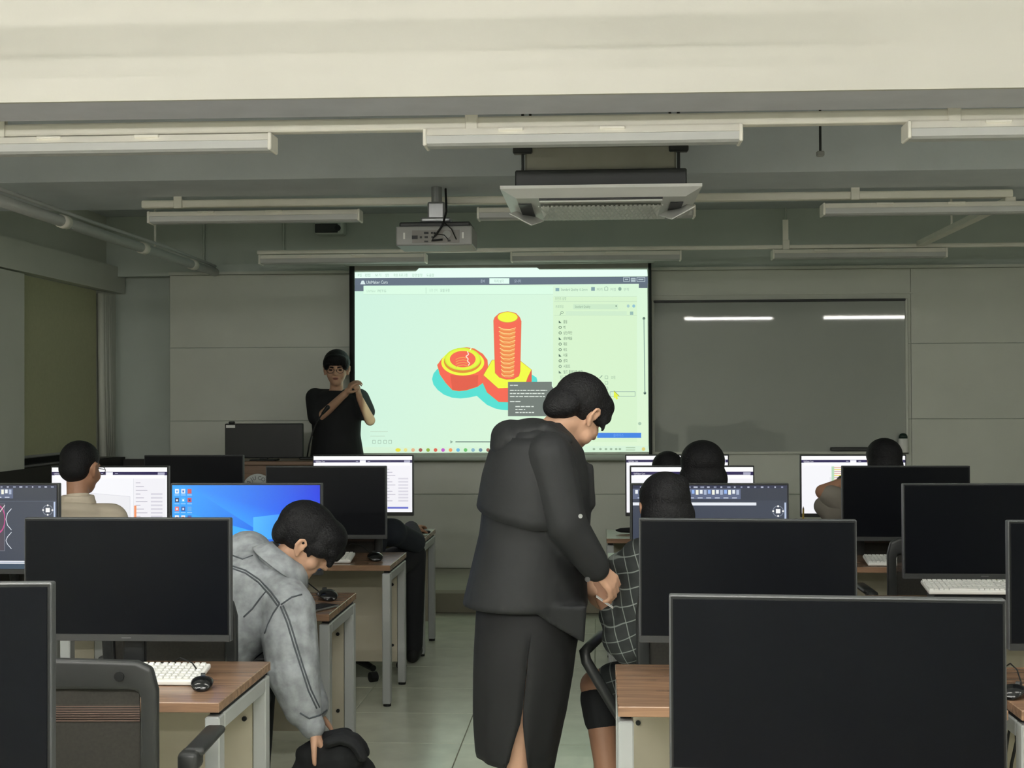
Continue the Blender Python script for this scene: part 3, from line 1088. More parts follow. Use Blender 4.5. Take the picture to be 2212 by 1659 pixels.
MB().loft([((0, 0, z), (r, 0, 0), (0, r * 0.7, 0)) for z, r in ((0.03, 0.036), (0.05, 0.034), (0.065, 0.025), (0.072, 0.01))], 20).build('cap', mat('dark_green', '0f2a22', 0.5), t, True)
MB().box((0, 0.045, -0.09), (0.09, 0.07, 0.01)).build('shelf', DARKP, t)
# wall moulding above the whiteboard
struct('trim_6', MB().box(((w0.x + w1.x) / 2, Y_WALL - 0.012, P(1700, 635, Y_WALL).z), (ww + 0.12, 0.02, 0.012)), WALL)

# ================================================================== DESKS
ROWY = [2.25, 3.81, 5.40, 7.00, 8.38]     # near edge of each row
DD, DZ = 0.61, 0.72
LX = [(-2.14, -1.05), (-3.24, -2.15)]
RX = [(0.05, 1.10), (1.11, 2.20)]


def make_desk(W):
    t = thing('desk', 'x', 'desk')
    MB().rbox((0, DD / 2, DZ - 0.014), (W, DD, 0.028), 0.002, 1).build('top', DESKTOP, t)
    for s in (-1, 1):
        x = s * (W / 2 - 0.022)
        for y in (0.035, DD - 0.035):
            l = MB().rbox((x, y, (DZ - 0.042) / 2 + 0.008), (0.042, 0.055, DZ - 0.058), 0.004, 1).build('leg', FRAME, t)
            MB().tube([(x, y, 0.0), (x, y, 0.018)], 0.02, 12).build('foot', RUBBER, l)
        MB().rbox((x, DD / 2, DZ - 0.063), (0.042, DD - 0.13, 0.045), 0.004, 1).build('side_rail', FRAME, t)
        MB().box((x, DD / 2, DZ - 0.034), (0.03, DD - 0.08, 0.012)).build('gap_shade', RUBBER, t)  # black strip stands in for the shade in the gap under the top
    MB().box((0, DD - 0.05, 0.405), (W - 0.09, 0.018, 0.55)).build('modesty_panel', PANEL, t)
    for x in (-W / 2 + 0.07, W / 2 - 0.07):
        for z in (0.22, 0.55):
            MB().tube([(x, DD - 0.058, z), (x, DD - 0.066, z)], 0.008, 10).build('bolt', BLACKP, t)
    return t


rown = ['nearest', 'second', 'third', 'fourth', 'farthest']
dl, dr = make_desk(1.085), make_desk(1.045)
firstL = firstR = True
who = {(1, 'L', 0): 'brown desk with a white keyboard and black mouse, nearest on the left',
       (2, 'L', 0): 'brown desk with a phone on it behind the denim jacket, second on the left aisle',
       (3, 'L', 0): 'brown desk with a dark monitor and mouse, third on the left aisle',
       (4, 'L', 0): 'brown desk farthest up the left side of the aisle',
       (1, 'R', 0): 'brown desk in front of the plaid shirt, right of the aisle',
       (1, 'R', 1): 'brown desk with hanging cables at the right edge',
       (2, 'R', 0): 'brown desk the person in plaid sits at',
       (2, 'R', 1): 'brown desk with a grey keyboard under a dark monitor at the right',
       (3, 'R', 0): 'brown desk third from the front on the right aisle, catching the screen light',
       (3, 'R', 1): 'brown desk with a keyboard beside an empty black chair on the right',
       (4, 'R', 0): 'brown desk farthest up the right side of the aisle',
       (4, 'R', 1): 'brown desk farthest at the right, below the whiteboard',
       (2, 'L', 1): 'brown desk under the drawing software screen at the left edge',
       (3, 'L', 1): 'brown desk of the man in the beige shirt',
       (4, 'L', 1): 'brown desk under the farthest dark monitor on the left',
       (0, 'L', 0): 'brown desk under the cropped monitor at the bottom left corner',
       (0, 'R', 0): 'brown desk under the largest black monitor at the bottom right',
       (1, 'L', 1): 'brown desk beyond the left edge of the second row'}
for r in range(5):
    for k in (0, 1):
        for side, xs in (('L', LX), ('R', RX)):
            if (r, side, k) not in who:
                continue
            if side == 'L':
                o = dl if firstL else copy_tree(dl)
                firstL = False
            else:
                o = dr if firstR else copy_tree(dr)
                firstR = False
            x0, x1 = xs[k]
            o.location = ((x0 + x1) / 2, ROWY[r], 0)
            tag(o, who[(r, side, k)], 'desk', 'classroom desks')


# ================================================================== MONITORS
MW, MH = 0.645, 0.386
MB_ = 0.012      # bezel
CH = 0.024       # chin
AW, AH = MW - 2 * 0.008, MH - 0.008 - CH


def pic_cura(model=False, arm=False):
    p = Pic(0.00003)
    W, H = AW, AH
    p.rect(0, 0, W, H, 'f4f4f8')
    p.rect(0, H - 0.022, W, H, 'ffffff')
    p.rect(0, H - 0.042, W, H - 0.024, '2a2250')
    p.text('UltiMaker Cura', 0.012, H - 0.037, 0.012, 'e8e8f4', 0.06)
    p.rect(W * 0.47, H - 0.040, W * 0.53, H - 0.026, 'f4f4ff')
    p.rect(W * 0.43, H - 0.035, W * 0.455, H - 0.031, 'a8a8c0')
    p.rect(W * 0.55, H - 0.035, W * 0.575, H - 0.031, 'a8a8c0')
    p.rect(W * 0.92, H - 0.039, W * 0.98, H - 0.027, 'a8a8c0')
    p.rect(0.015, H - 0.058, W - 0.015, H - 0.040, 'fbfbff')
    p.poly([(W * 0.27, 0.02), (W * 0.68, 0.02), (W * 0.68, H * 0.56), (W * 0.27, H * 0.62)], 'eaeaee')
    p.line([(W * 0.27, H * 0.62), (W * 0.68, H * 0.56), (W * 0.68, 0.02)], 0.002, 'd0d0d8')
    p.rect(W * 0.71, 0.02, W * 0.985, H - 0.06, 'f0eff4')
    p.line([(W * 0.71, 0.02), (W * 0.71, H - 0.06)], 0.0015, 'd4d4da')
    for k in range(11):
        y = H - 0.085 - k * 0.020
        p.rect(W * 0.73, y, W * (0.77 + 0.03 * ((k * 7) % 3)), y + 0.005, 'c3c0cc')
        if k > 2:
            p.rect(W * 0.86, y - 0.002, W * 0.96, y + 0.007, 'd6d4de')
    p.rect(W * 0.75, 0.022, W * 0.96, 0.034, '6a72c8')
    p.rect(W * 0.715, 0.07, W * 0.735, 0.15, 'f0986a') if not model else None
    if model:
        p.rect(W * 0.3, H * 0.42, W * 0.68, H - 0.062, 'f6f2ec')
        p.rect(W * 0.29, H * 0.42, W * 0.315, H - 0.065, 'b6d8b8')
        for k in range(12):
            y = H - 0.075 - k * 0.012
            p.rect(W * 0.315, y, W * 0.5, y + 0.006, ('e0b0a0', 'e8d860', 'c8a8b0')[k % 3])
        p.rect(W * 0.5, H - 0.08, W * 0.62, H - 0.064, 'e0e0a0')
        p.rect(W * 0.33, H * 0.28, W * 0.62, H * 0.42, 'f4ee38')
        p.rect(W * 0.36, H * 0.15, W * 0.62, H * 0.28, 'e8604a')
    return p


def pic_cad(shape=False):
    p = Pic(0.00003)
    W, H = AW, AH
    p.rect(0, 0, W, H, '3b4252')
    p.rect(0, H - 0.012, W, H, '2a2e48')
    for k in range(22):
        x = 0.03 + k * W / 23
        p.rect(x, H - 0.010, x + random.uniform(0.006, 0.018), H - 0.004, ('b0b6c8', '8890a8')[k % 2])
    p.rect(0, H - 0.062, W, H - 0.012, '343a48')
    p.rect(W * 0.0, H - 0.056, W * 0.70, H - 0.014, '5a6480')
    for k in range(26):
        x = 0.01 + k * 0.0165
        p.rect(x, H - 0.034 - 0.004 * (k % 2), x + 0.011, H - 0.018, ('e8ecf0', 'a8b4cc', '90b0e8', 'f0f0e0')[k % 4])
    for k in range(12):
        p.rect(0.02 + k * 0.035, H - 0.053, 0.04 + k * 0.035, H - 0.049, 'c8d0e0')
    p.rect(W * 0.0, H - 0.082, W * 0.80, H - 0.070, 'e4e8ee') if not shape else p.rect(0, H - 0.070, W, H - 0.068, '565e70')
    cx, cy = W * 0.94, H - 0.105
    n = 24
    p.line([(cx + 0.021 * math.cos(2 * math.pi * i / n), cy + 0.021 * math.sin(2 * math.pi * i / n)) for i in range(n + 1)], 0.003, '7f8795')
    p.rect(cx - 0.009, cy - 0.009, cx + 0.009, cy + 0.009, 'f4f4f4')
    for dx, dy in ((0.02, 0), (-0.02, 0), (0, 0.02), (0, -0.02)):
        p.ellipse(cx + dx, cy + dy, 0.004, 0.004, 'f0f0f0', 10)
    p.rect(cx - 0.009, cy - 0.038, cx + 0.009, cy - 0.032, 'f0f0f0')
    p.rect(W - 0.012, 0.09, W - 0.005, H - 0.07, 'b8c6e0')
    if shape:
        p.rect(W * 0.08, 0.075, W * 0.645, H - 0.078, '6f7280')
        p.rect(W * 0.085, 0.078, W * 0.64, H - 0.08, '4a4350')
        for (r, c) in ((0.06, 'c04a8a'), (0.052, '4a4350')):
            p.ellipse(W * 0.60, 0.21, r * 0.5, r, c, 28)
        for y0, y1 in ((0.165, 0.255), (0.085, 0.155)):
            ym = (y0 + y1) / 2
            p.line([(W * 0.69, y1), (W * 0.662, y1 - 0.02), (W * 0.652, ym), (W * 0.662, y0 + 0.02), (W * 0.69, y0)], 0.003, 'd8dce4')
        p.line([(W * 0.645, 0.27), (W * 0.56, 0.20)], 0.003, 'e0e0e0')
    p.rect(0, 0.022, W, 0.034, 'eef0f4')
    p.rect(W * 0.5, 0.026, W * 0.9, 0.030, '98a4b8')
    p.rect(0, 0, W, 0.022, '34495c')
    return p


def pic_windows():
    p = Pic(0.00003)
    W, H = AW, AH
    p.poly([(0, 0), (W, 0), (W, H), (0, H)], ['189cff', '0b52e8', '1030e0', '24a4ff'])
    p.poly([(0, 0), (W * 0.62, 0), (W * 0.62, H * 0.42), (0, H * 0.72)], ['189cff', '1c9cff', '2cacff', '22a0ff'])
    p.poly([(W * 0.62, H * 0.42), (W * 0.86, H * 0.62), (W, H * 0.70), (W, H), (W * 0.1, H)], ['2298ff', '1450ee', '0d3ce6', '0c30dc', '2494fa'])
    for (a, b) in ((0.55, 0.36), (0.755, 0.36), (0.55, 0.05), (0.755, 0.05)):
        p.poly([(W * a, H * b), (W * (a + 0.195), H * b), (W * (a + 0.195), H * (b + 0.30)), (W * a, H * (b + 0.26))], ['46b4fb', '3a9ef6', '3a94f4', '4ab8fb'])
    cols = ['e8f0f8', 'c84a5a', 'e0e8f4', '1a3c70', '5aa0e8', 'd8e4f0', 'e06a6a', '2a62c0', '40b0f0', 'f0f0f0', 'd05050', '3050a0']
    for r in range(6):
        for c in range(3):
            x, y = 0.012 + c * 0.027, H - 0.035 - r * 0.037
            p.rect(x, y, x + 0.017, y + 0.019, cols[(r * 3 + c * 5) % 12])
            p.rect(x + 0.005, y + 0.005, x + 0.012, y + 0.013, cols[(r * 5 + c * 3 + 4) % 12])
            p.rect(x - 0.002, y - 0.008, x + 0.019, y - 0.004, '8cc4fa')
    p.rect(0, 0, W, 0.016, '12304e')
    return p


SCREENS = {}
_proto = {}


def make_monitor(kind):
    t = thing('monitor', 'x', 'monitor')
    z0 = 1.212 - DZ - MH
    sh = MB().rbox((0, 0.016, z0 + MH / 2), (MW, 0.030, MH), 0.004, 2)
    sh.build('shell', EDGE, t)
    MB().prism([(-0.24, z0 + 0.05), (0.24, z0 + 0.05), (0.2, z0 + 0.3), (-0.2, z0 + 0.3)], 0.031, 0.05, 'Y').build('back_cover', BLACKP, t)
    MB().box((0, 0.0002, z0 + MH / 2), (MW - 0.008, 0.003, MH - 0.006)).build('bezel', BLACKP, t)
    MB().box((0, -0.0010, z0 + CH / 2), (MW - 0.006, 0.005, CH - 0.004)).build('chin', DARKP, t)
    MB().box((0, -0.0040, z0 + CH / 2), (0.03, 0.002, 0.004)).build('badge', mat('badge_grey', '4a4b4c', 0.5), t)
    if kind == 'off':
        MB().box((0, -0.0016, z0 + CH + AH / 2), (AW, 0.003, AH)).build('screen', GLASSOFF, t)
    else:
        MB().box((0, -0.0016, z0 + CH + AH / 2), (AW, 0.003, AH)).build('screen', GLASSOFF, t)
        pc = {'cura': pic_cura, 'bolt': lambda: pic_cura(True), 'cad': pic_cad, 'cad2': lambda: pic_cad(True), 'win': pic_windows}[kind]()
        if 'screen_on' not in MATS:
            picmat('screen_on', MON_GAIN, 0.3, 0.01).cycles.emission_sampling = 'NONE'
        pc.build('display_picture', MATS['screen_on'], t, lambda u, v, w: Vector((u - AW / 2, -0.0035 - w, v + z0 + CH)))
    MB().rbox((0, 0.075, (z0 + 0.15) / 2), (0.07, 0.03, z0 + 0.15), 0.008, 2).box((0, 0.06, z0 + 0.15), (0.09, 0.03, 0.09)).build('stand_neck', BLACKP, t)
    MB().rbox((0, 0.055, 0.007), (0.25, 0.19, 0.014), 0.006, 2).build('stand_base', BLACKP, t)
    return t


def monitor(kind, x0px, x1px, ypx, Y, label, yaw=0.0, dz=0.0, cx=None):
    if kind in _proto:
        o = copy_tree(_proto[kind])
    else:
        o = make_monitor(kind)
        _proto[kind] = o
    if cx is None:
        cx = (P(x0px, ypx, Y).x + P(x1px, ypx, Y).x) / 2
    o.location = (cx, Y, DZ + dz)
    o.scale = (1, 1, 1)
    o.rotation_euler = (0, 0, math.radians(yaw))
    tag(o, label, 'monitor', 'desk monitors')
    return o


m_R0 = monitor('off', 1445, 2168, 1288, 2.72, 'largest black monitor at the bottom right, switched off', -4)
m_R0.scale = (0.99, 1, 0.925)
monitor('off', 0, 0, 0, 2.58, 'cropped black monitor in the bottom left corner', 5, 0, P(115, 1253, 2.58).x - MW / 2 * 0.985 - 0.018)
monitor('off', 50, 499, 1121, 4.18, 'switched-off black monitor behind the white keyboard at the left').scale = (1, 1, 0.978)
monitor('off', 1381, 1847, 1123, 4.20, 'switched-off black monitor hiding the person in plaid', -4).scale = (1, 1, 0.972)
monitor('off', 0, 0, 0, 4.12, 'switched-off black monitor cut off by the right edge', 0, 0, P(2177, 1123, 4.12).x + MW / 2).scale = (1, 1, 0.98)
monitor('win', 367, 697, 1043, 5.76, 'bright blue monitor with desktop icons beside the bent-over man')
monitor('cad2', 0, 0, 0, 5.76, 'dark drawing software monitor at the left edge', 0, 0, P(127, 1050, 5.76).x - MW / 2)
monitor('cad', 1362, 1705, 1043, 5.74, 'dark drawing software monitor right of the aisle')
monitor('off', 0, 0, 0, 5.72, 'switched-off dark monitor above a grey keyboard at the right', 0, 0, P(1950, 1043, 5.72).x + MW / 2)
monitor('off', 573, 835, 1004, 7.27, 'switched-off monitor just left of the aisle, in front of the white one')
monitor('cura', 107, 367, 1008, 7.3, 'bright white monitor in front of the man in the beige shirt')
monitor('cura', 1360, 1630, 1000, 7.27, 'bright white monitor behind the large black-haired head right of the aisle')
monitor('off', 1820, 2094, 1000, 7.22, 'switched-off monitor below the whiteboard, behind the empty chair', -1)
monitor('cura', 675, 893, 982, 8.73, 'bright white monitor left of the aisle, below the projection screen')
monitor('off', 308, 529, 982, 8.73, 'switched-off monitor in front of the lectern, left')
monitor('cura', 1350, 1575, 977, 8.72, 'farthest bright white monitor right of the aisle')
monitor('bolt', 1729, 1957, 977, 8.66, 'bright monitor with a coloured model under the whiteboard')

# ================================================================== KEYBOARDS, MICE, SMALL THINGS
def make_keyboard(detail, material=WHITEP):
    t = thing('keyboard', 'x', 'keyboard')
    tilt = Matrix.Rotation(0.17, 3, 'X')
    MB().rbox((0, 0, 0.021), (0.445, 0.145, 0.016), 0.005, 2, tilt).build('body', material, t)
    me = MB().rbox((0, 0, 0), (0.0155, 0.0155, 0.007), 0.002, 1, tilt).mesh('key')
    me.materials.append(material)
    wide = MB().rbox((0, 0, 0), (0.11, 0.0155, 0.007), 0.002, 1, tilt).mesh('key')
    wide.materials.append(material)
    allk = MB()
    for r in range(6):
        y = -0.055 + r * 0.0205 + (0.006 if r == 5 else 0)
        z = 0.032 + y * 0.17
        for c in range(22):
            x = -0.21 + c * 0.0195 + (0.004 if c > 14 else 0)
            if r == 0 and 4 <= c <= 9:
                continue
            if r == 4 and False:
                continue
            if detail:
                link('key', me, None, t).location = (x, y, z)
            else:
                allk.box((x, y, z), (0.0155, 0.0155, 0.006), tilt)
        if r == 0:
            if detail:
                link('key', wide, None, t).location = (-0.085, y, z)
            else:
                allk.box((-0.085, y, z), (0.11, 0.0155, 0.006), tilt)
    if not detail:
        tag(allk.build('keys', material, t), kind='stuff')
    for s in (-1, 1):
        MB().box((s * 0.17, 0.055, 0.011), (0.03, 0.012, 0.022)).build('foot', material, t)
    MB().tube([(0.02, 0.07, 0.024), (0.03, 0.09, 0.02), (0.05, 0.105, 0.006)], 0.0025, 8).build('cable', material, t)
    return t


k = make_keyboard(True)
pk = P(300, 1452, 4.1)
k.location = (P(283, 1450, 4.06).x - 0.012, 4.10, DZ)
tag(k, 'white full-size keyboard on the nearest left desk', 'keyboard')
kp = make_keyboard(False)
kp.location = (P(735, 1200, 7.35).x - 0.12, 7.16, DZ)
tag(kp, 'grey keyboard on the third left desk, partly behind dark hair', 'keyboard', 'farther keyboards')
for (x, y, lb) in ((P(1871, 1195, 7.1).x + 0.22, 7.11, 'keyboard corner beside the empty black chair, on the right'),
                   (P(1990, 1265, 5.6).x + 0.24, 5.62, 'grey keyboard below the dark monitor at the right'),
                   (-1.5, 5.55, 'keyboard under the bright blue monitor'), (0.45, 5.55, 'keyboard on the desk of the person in plaid'),
                   (-2.64, 7.15, 'keyboard of the man in the beige shirt')):
    o = copy_tree(kp)
    o.location = (x, y, DZ)
    tag(o, lb, 'keyboard', 'farther keyboards')
    if lb.startswith('grey keyboard below'):
        o.location.z = DZ + 0.066
        t = thing('riser_box', 'low black box under the grey keyboard at the right', 'box', (x, y, DZ))
        MB().rbox((0, 0, 0.033), (0.40, 0.13, 0.064), 0.005, 1).build('box', BLACKP, t)
        MB().rbox((0.1, -0.067, 0.03), (0.05, 0.004, 0.012), 0.001, 1).build('vent', DARKP, t)


def make_mouse():
    t = thing('mouse', 'x', 'mouse')
    secs = []
    for u, w, h in ((-0.052, 0.012, 0.010), (-0.046, 0.024, 0.022), (-0.03, 0.031, 0.033), (-0.005, 0.033, 0.038), (0.02, 0.031, 0.034), (0.042, 0.027, 0.026), (0.052, 0.020, 0.014)):
        secs.append(((0, u, h / 2), (w, 0, 0), (0, 0, h / 2)))
    MB().loft(secs, 20).build('shell', mat('mouse_gloss', '131415', 0.16, var=0.02), t, True)
    MB().tube([(-0.0065, 0.032, 0.030), (0.0065, 0.032, 0.030)], 0.009, 14).build('wheel', DARKP, t)
    MB().tube([(0, 0.05, 0.008), (-0.01, 0.09, 0.02), (-0.04, 0.14, 0.05), (-0.08, 0.20, 0.055), (-0.13, 0.26, 0.02), (-0.16, 0.30, 0.004)], 0.0022, 8).build('cable', RUBBER, t, True)
    return t


mo0 = make_mouse()
spots = [(P(437, 1473, 4.0), 4.0, 12, 'glossy black mouse beside the white keyboard on the nearest left desk'),
         (P(812, 1206, 7.25), 7.22, 15, 'black mouse near the corner of the third left desk'),
         (P(706, 1298, 5.80), 5.80, 25, 'black mouse behind the phone on the second left desk'),
         (P(2192, 1510, 3.98), 3.98, -35, 'black mouse on the desk at the right edge')]
for i, (p, y, a, lb) in enumerate(spots):
    o = mo0 if i == 0 else copy_tree(mo0)
    o.location = (p.x, y, DZ)
    o.rotation_euler = (0, 0, math.radians(a))
    if i in (1, 2):
        o.scale = (1.25, 1.25, 1.2)
    tag(o, lb, 'mouse', 'computer mice')
pp = P(690, 1310, 5.55)
t = thing('mobile_phone', 'black mobile phone lying on the second left desk', 'phone', (pp.x, 5.53, DZ), math.radians(-24))
MB().rbox((0, 0, 0.006), (0.085, 0.165, 0.010), 0.004, 2).build('body', METAL, t)
MB().rbox((0, 0, 0.0115), (0.079, 0.158, 0.002), 0.0009, 1).build('glass', mat('phone_glass', '0b0c0e', 0.1, var=0.02), t)
# phone on the far left desk and small things on the right desks
pp = P(918, 1152, 8.7)
t = thing('mobile_phone', 'dark phone on the farthest left desk beside a resting hand', 'phone', (-1.11, 8.78, DZ), 0.3)
MB().rbox((0, 0, 0.006), (0.075, 0.15, 0.011), 0.004, 2).build('body', BLACKP, t)
MB().rbox((0, 0, 0.0125), (0.068, 0.14, 0.002), 0.0009, 1).build('glass', MATS['phone_glass'], t)
t = thing('folded_umbrella', 'dark slim folded umbrella lying on the farthest right desk', 'umbrella', (0.24, 8.7, DZ + 0.022), 0.15)
MB().loft([((x, 0, 0), (0, r, 0), (0, 0, r * 0.7)) for x, r in ((-0.13, 0.006), (-0.10, 0.02), (0.0, 0.028), (0.12, 0.024), (0.15, 0.012))], 14).build('canopy', BLKTEE, t, True)
MB().tube([(0.15, 0, 0), (0.19, 0, 0)], 0.008, 8).build('handle', BLACKP, t)

# ================================================================== CHAIRS
def make_chair():
    t = thing('office_chair', 'x', 'chair')
    # faces +Y
    def bow(x, z):
        return -0.262 - 0.10 * (z - 0.48)
    outer = [(-0.20, 0.47), (-0.232, 0.62), (-0.238, 0.86), (-0.225, 0.915), (-0.19, 0.932), (0, 0.938), (0.19, 0.932), (0.225, 0.915), (0.238, 0.86), (0.232, 0.62), (0.20, 0.47)]
    inner = [(-0.165, 0.50), (-0.19, 0.62), (-0.198, 0.84), (-0.194, 0.858), (-0.17, 0.862), (0, 0.864), (0.17, 0.862), (0.194, 0.858), (0.198, 0.84), (0.19, 0.62), (0.165, 0.50)]
    nn = len(outer)
    vs = [(x, bow(x, z) + d, z) for d in (-0.018, 0.018) for ring in (outer, inner) for x, z in ring]
    fs = []
    for i in range(nn):
        j = (i + 1) % nn
        fs += [(i, j, nn + j, nn + i), (2 * nn + i, 3 * nn + i, 3 * nn + j, 2 * nn + j), (i, 2 * nn + i, 2 * nn + j, j), (nn + i, nn + j, 3 * nn + j, 3 * nn + i)]
    fo = MB().add(vs, fs).build('back_frame', DARKP, t)
    bvm = fo.modifiers.new('round', 'BEVEL')
    bvm.width = 0.009
    bvm.segments = 3
    bvm.limit_method = 'ANGLE'
    fo.data.polygons.foreach_set('use_smooth', [True] * len(fo.data.polygons))
    MB().box((0, -0.282, 0.68), (0.385, 0.005, 0.37), Matrix.Rotation(0.1, 3, 'X')).build('back_mesh', CHAIRM, t)
    rb = MB()
    for k in range(13):
        z = 0.785 + k * 0.0058
        rb.box((0, -0.296, z), (0.385, 0.006, 0.003))
    tag(rb.build('back_ribs', CHAIRR, t), kind='stuff')
    for s in (-0.15, 0.15):
        MB().tube([(s, -0.318, 0.897), (s, -0.326, 0.897)], 0.012, 12).build('knob', BLACKP, t)
    autosmooth(MB().rbox((0, 0.0, 0.455), (0.47, 0.47, 0.07), 0.03, 3).build('seat', BLKTEE, t), 60)
    MB().tube([(0, -0.27, 0.62), (0, -0.28, 0.48), (0, -0.2, 0.41), (0, 0, 0.405)], 0.022, 10).build('back_post', BLACKP, t)
    for s in (-1, 1):
        ar = MB().rbox((s * 0.285, -0.01, 0.668), (0.055, 0.26, 0.022), 0.012, 2)
        ar.rbox((s * 0.275, -0.13, 0.648), (0.052, 0.08, 0.05), 0.012, 2)
        autosmooth(ar.build('armrest', DARKP, t), 50)
        MB().rbox((s * 0.275, -0.13, 0.53), (0.03, 0.045, 0.22), 0.008, 2).rbox((s * 0.24, -0.09, 0.415), (0.1, 0.05, 0.03), 0.008, 1).build('arm_post', WHITEP, t)
    MB().tube([(0, 0, 0.10), (0, 0, 0.42)], 0.028, 14).build('gas_lift', BLACKP, t)
    for k in range(5):
        a = math.radians(90 + 72 * k)
        d = Vector((math.cos(a), math.sin(a), 0))
        l = MB().tube([Vector((0, 0, 0.105)), d * 0.30 + Vector((0, 0, 0.075))], [0.028, 0.018], 10).build('base_leg', BLACKP, t)
        MB().tube([d * 0.30 + Vector((-d.y, d.x, 0)) * 0.02 + Vector((0, 0, 0.028)), d * 0.30 - Vector((-d.y, d.x, 0)) * 0.02 + Vector((0, 0, 0.028))], 0.028, 14).build('caster', RUBBER, l)
    return t


ch0 = make_chair()
chairs = [((-1.318, 3.60), 3, 'empty black office chair with ribbed back at the nearest left desk'),
          ((-1.472, 5.00), 0, 'black office chair under the man in the denim jacket'),
          ((1.53, 6.62), 0, 'empty black office chair between two switched-off monitors on the right'),
          ((-2.5, 6.62), 0, 'black office chair of the man in the beige shirt'),
          ((0.47, 6.45), 0, 'black office chair of the person with the large black-haired head'),
          ((0.42, 7.95), 0, 'black office chair at the farthest right aisle desk'),
          ((1.62, 7.85), 0, 'black office chair of the person with a raised elbow'),
          ((-1.42, 7.88), 0, 'black office chair of the person in navy at the farthest left desk')]
for i, ((x, y), a, lb) in enumerate(chairs):
    o = ch0 if i == 0 else copy_tree(ch0)
    o.location = (x, y, 0)
    o.rotation_euler = (0, 0, math.radians(a))
    o.scale = (1, 1, 0.955 if i == 1 else 1)
    tag(o, lb, 'chair', 'office chairs')
# chair of the person in plaid has loop arms
pc = copy_tree(ch0)
pc.location = (0.32, 4.98, 0)
pc.rotation_euler = (0, 0, math.radians(8))
tag(pc, 'black office chair with loop arms under the person in plaid', 'chair', 'office chairs')
for c in list(pc.children):
    if c.name.startswith(('armrest', 'arm_post')):
        bpy.data.objects.remove(c)
for s in (-1, 1):
    lp = MB()
    pts = [(s * 0.25, 0.20, 0.44), (s * 0.30, 0.10, 0.56), (s * 0.32, -0.06, 0.675), (s * 0.32, -0.11, 0.69), (s * 0.30, -0.05, 0.70), (s * 0.275, 0.10, 0.705)]
    pts = [(s * 0.24, -0.12, 0.42), (s * 0.29, -0.13, 0.50), (s * 0.385, -0.14, 0.66), (s * 0.39, -0.13, 0.69), (s * 0.37, -0.10, 0.70), (s * 0.30, 0.10, 0.705), (s * 0.27, 0.2, 0.69)]
    lp.tube(pts, 0.019, 10)
    autosmooth(lp.build('arm_loop', DARKP, pc), 60)

# ================================================================== LECTERN, MIC, TEACHER MONITOR
yl = 10.45
l0, l1 = P(420, 1000, yl), P(742, 996, yl)
zl = P(600, 996, yl).z
lec = thing('lectern', 'brown wooden lectern with a round white emblem on its front', 'lectern', ((l0.x + l1.x) / 2, yl, ZP))
lw = l1.x - l0.x
hl = zl - ZP
MB().rbox((0, 0.25, hl - 0.015), (lw, 0.58, 0.03), 0.004, 1).build('top', PODWOOD, lec)
MB().box((0, 0.01, (hl - 0.03) / 2), (lw - 0.06, 0.02, hl - 0.03)).build('front_panel', PODWOOD, lec)
for s in (-1, 1):
    MB().box((s * (lw / 2 - 0.04), 0.27, (hl - 0.03) / 2), (0.02, 0.5, hl - 0.03)).build('side_panel', PODWOOD, lec)
ec = P(557, 1057, yl)
r_ = 34 / F_PX * yl
em = MB().tube([(ec.x - lec.location.x, -0.002, ec.z - ZP), (ec.x - lec.location.x, -0.008, ec.z - ZP)], r_, 40).build('emblem', mat('emblem_white', 'd4d8d8', 0.5), lec)
pe = Pic(0.0001)
for ch, ang in (('A', -52), ('J', -33), ('U', -16), ('C', 10), ('O', 30)):
    vs, fs = text_mesh(ch)
    xm = (min(v[0] for v in vs) + max(v[0] for v in vs)) / 2
    a = math.radians(ang)
    n = len(pe.v)
    h = 0.042
    for x, y in vs:
        lx, ly = (x - xm) * h, y * h + r_ * 0.62
        pe.v.append((lx * math.cos(a) + ly * math.sin(a), -lx * math.sin(a) + ly * math.cos(a), 0.001))
    pe.f += [tuple(i + n for i in f) for f in fs]
    pe.c += [lin('565c60')] * len(vs)
me = bpy.data.meshes.new('emblem_lettering')
me.from_pydata([(u + ec.x - lec.location.x, -0.0095, v + ec.z - ZP) for u, v, w in pe.v], [], pe.f)
link('emblem_lettering', me, mat('emblem_ink', '4b5157', 0.6), em)
# teacher's monitor, back to us
ym = 10.52
a_, b_ = P(487, 915, ym), P(655, 915, ym)
tm = thing('monitor', 'black back of the teacher monitor standing on the lectern', 'monitor', ((a_.x + b_.x) / 2, ym, zl))
tw, th = b_.x - a_.x, a_.z - zl
MB().rbox((0, 0, 0.02 + (th - 0.02) / 2), (tw, 0.035, th - 0.02), 0.006, 2).build('shell', BLACKP, tm)
MB().box((0, 0.019, 0.02 + (th - 0.02) / 2), (tw - 0.02, 0.004, th - 0.05)).build('screen', GLASSOFF, tm)
MB().rbox((0, 0.01, 0.006), (0.2, 0.15, 0.012), 0.004, 1).rbox((0, 0, 0.05), (0.06, 0.03, 0.1), 0.005, 1).build('stand', BLACKP, tm)
MB().box((-tw / 2 + 0.045, -0.019, th - 0.022), (0.07, 0.003, 0.02)).build('sticker', WHITEP, tm)
t = thing('webcam', 'small dark webcam on top of the teacher monitor', 'webcam', (a_.x + 0.05, ym, zl + th))
MB().rbox((0, 0, 0.008), (0.045, 0.04, 0.018), 0.008, 2).build('body', DARKP, t)
MB().tube([(0, 0.02, 0.009), (0, 0.024, 0.009)], 0.007, 10).build('lens', BLACKP, t)
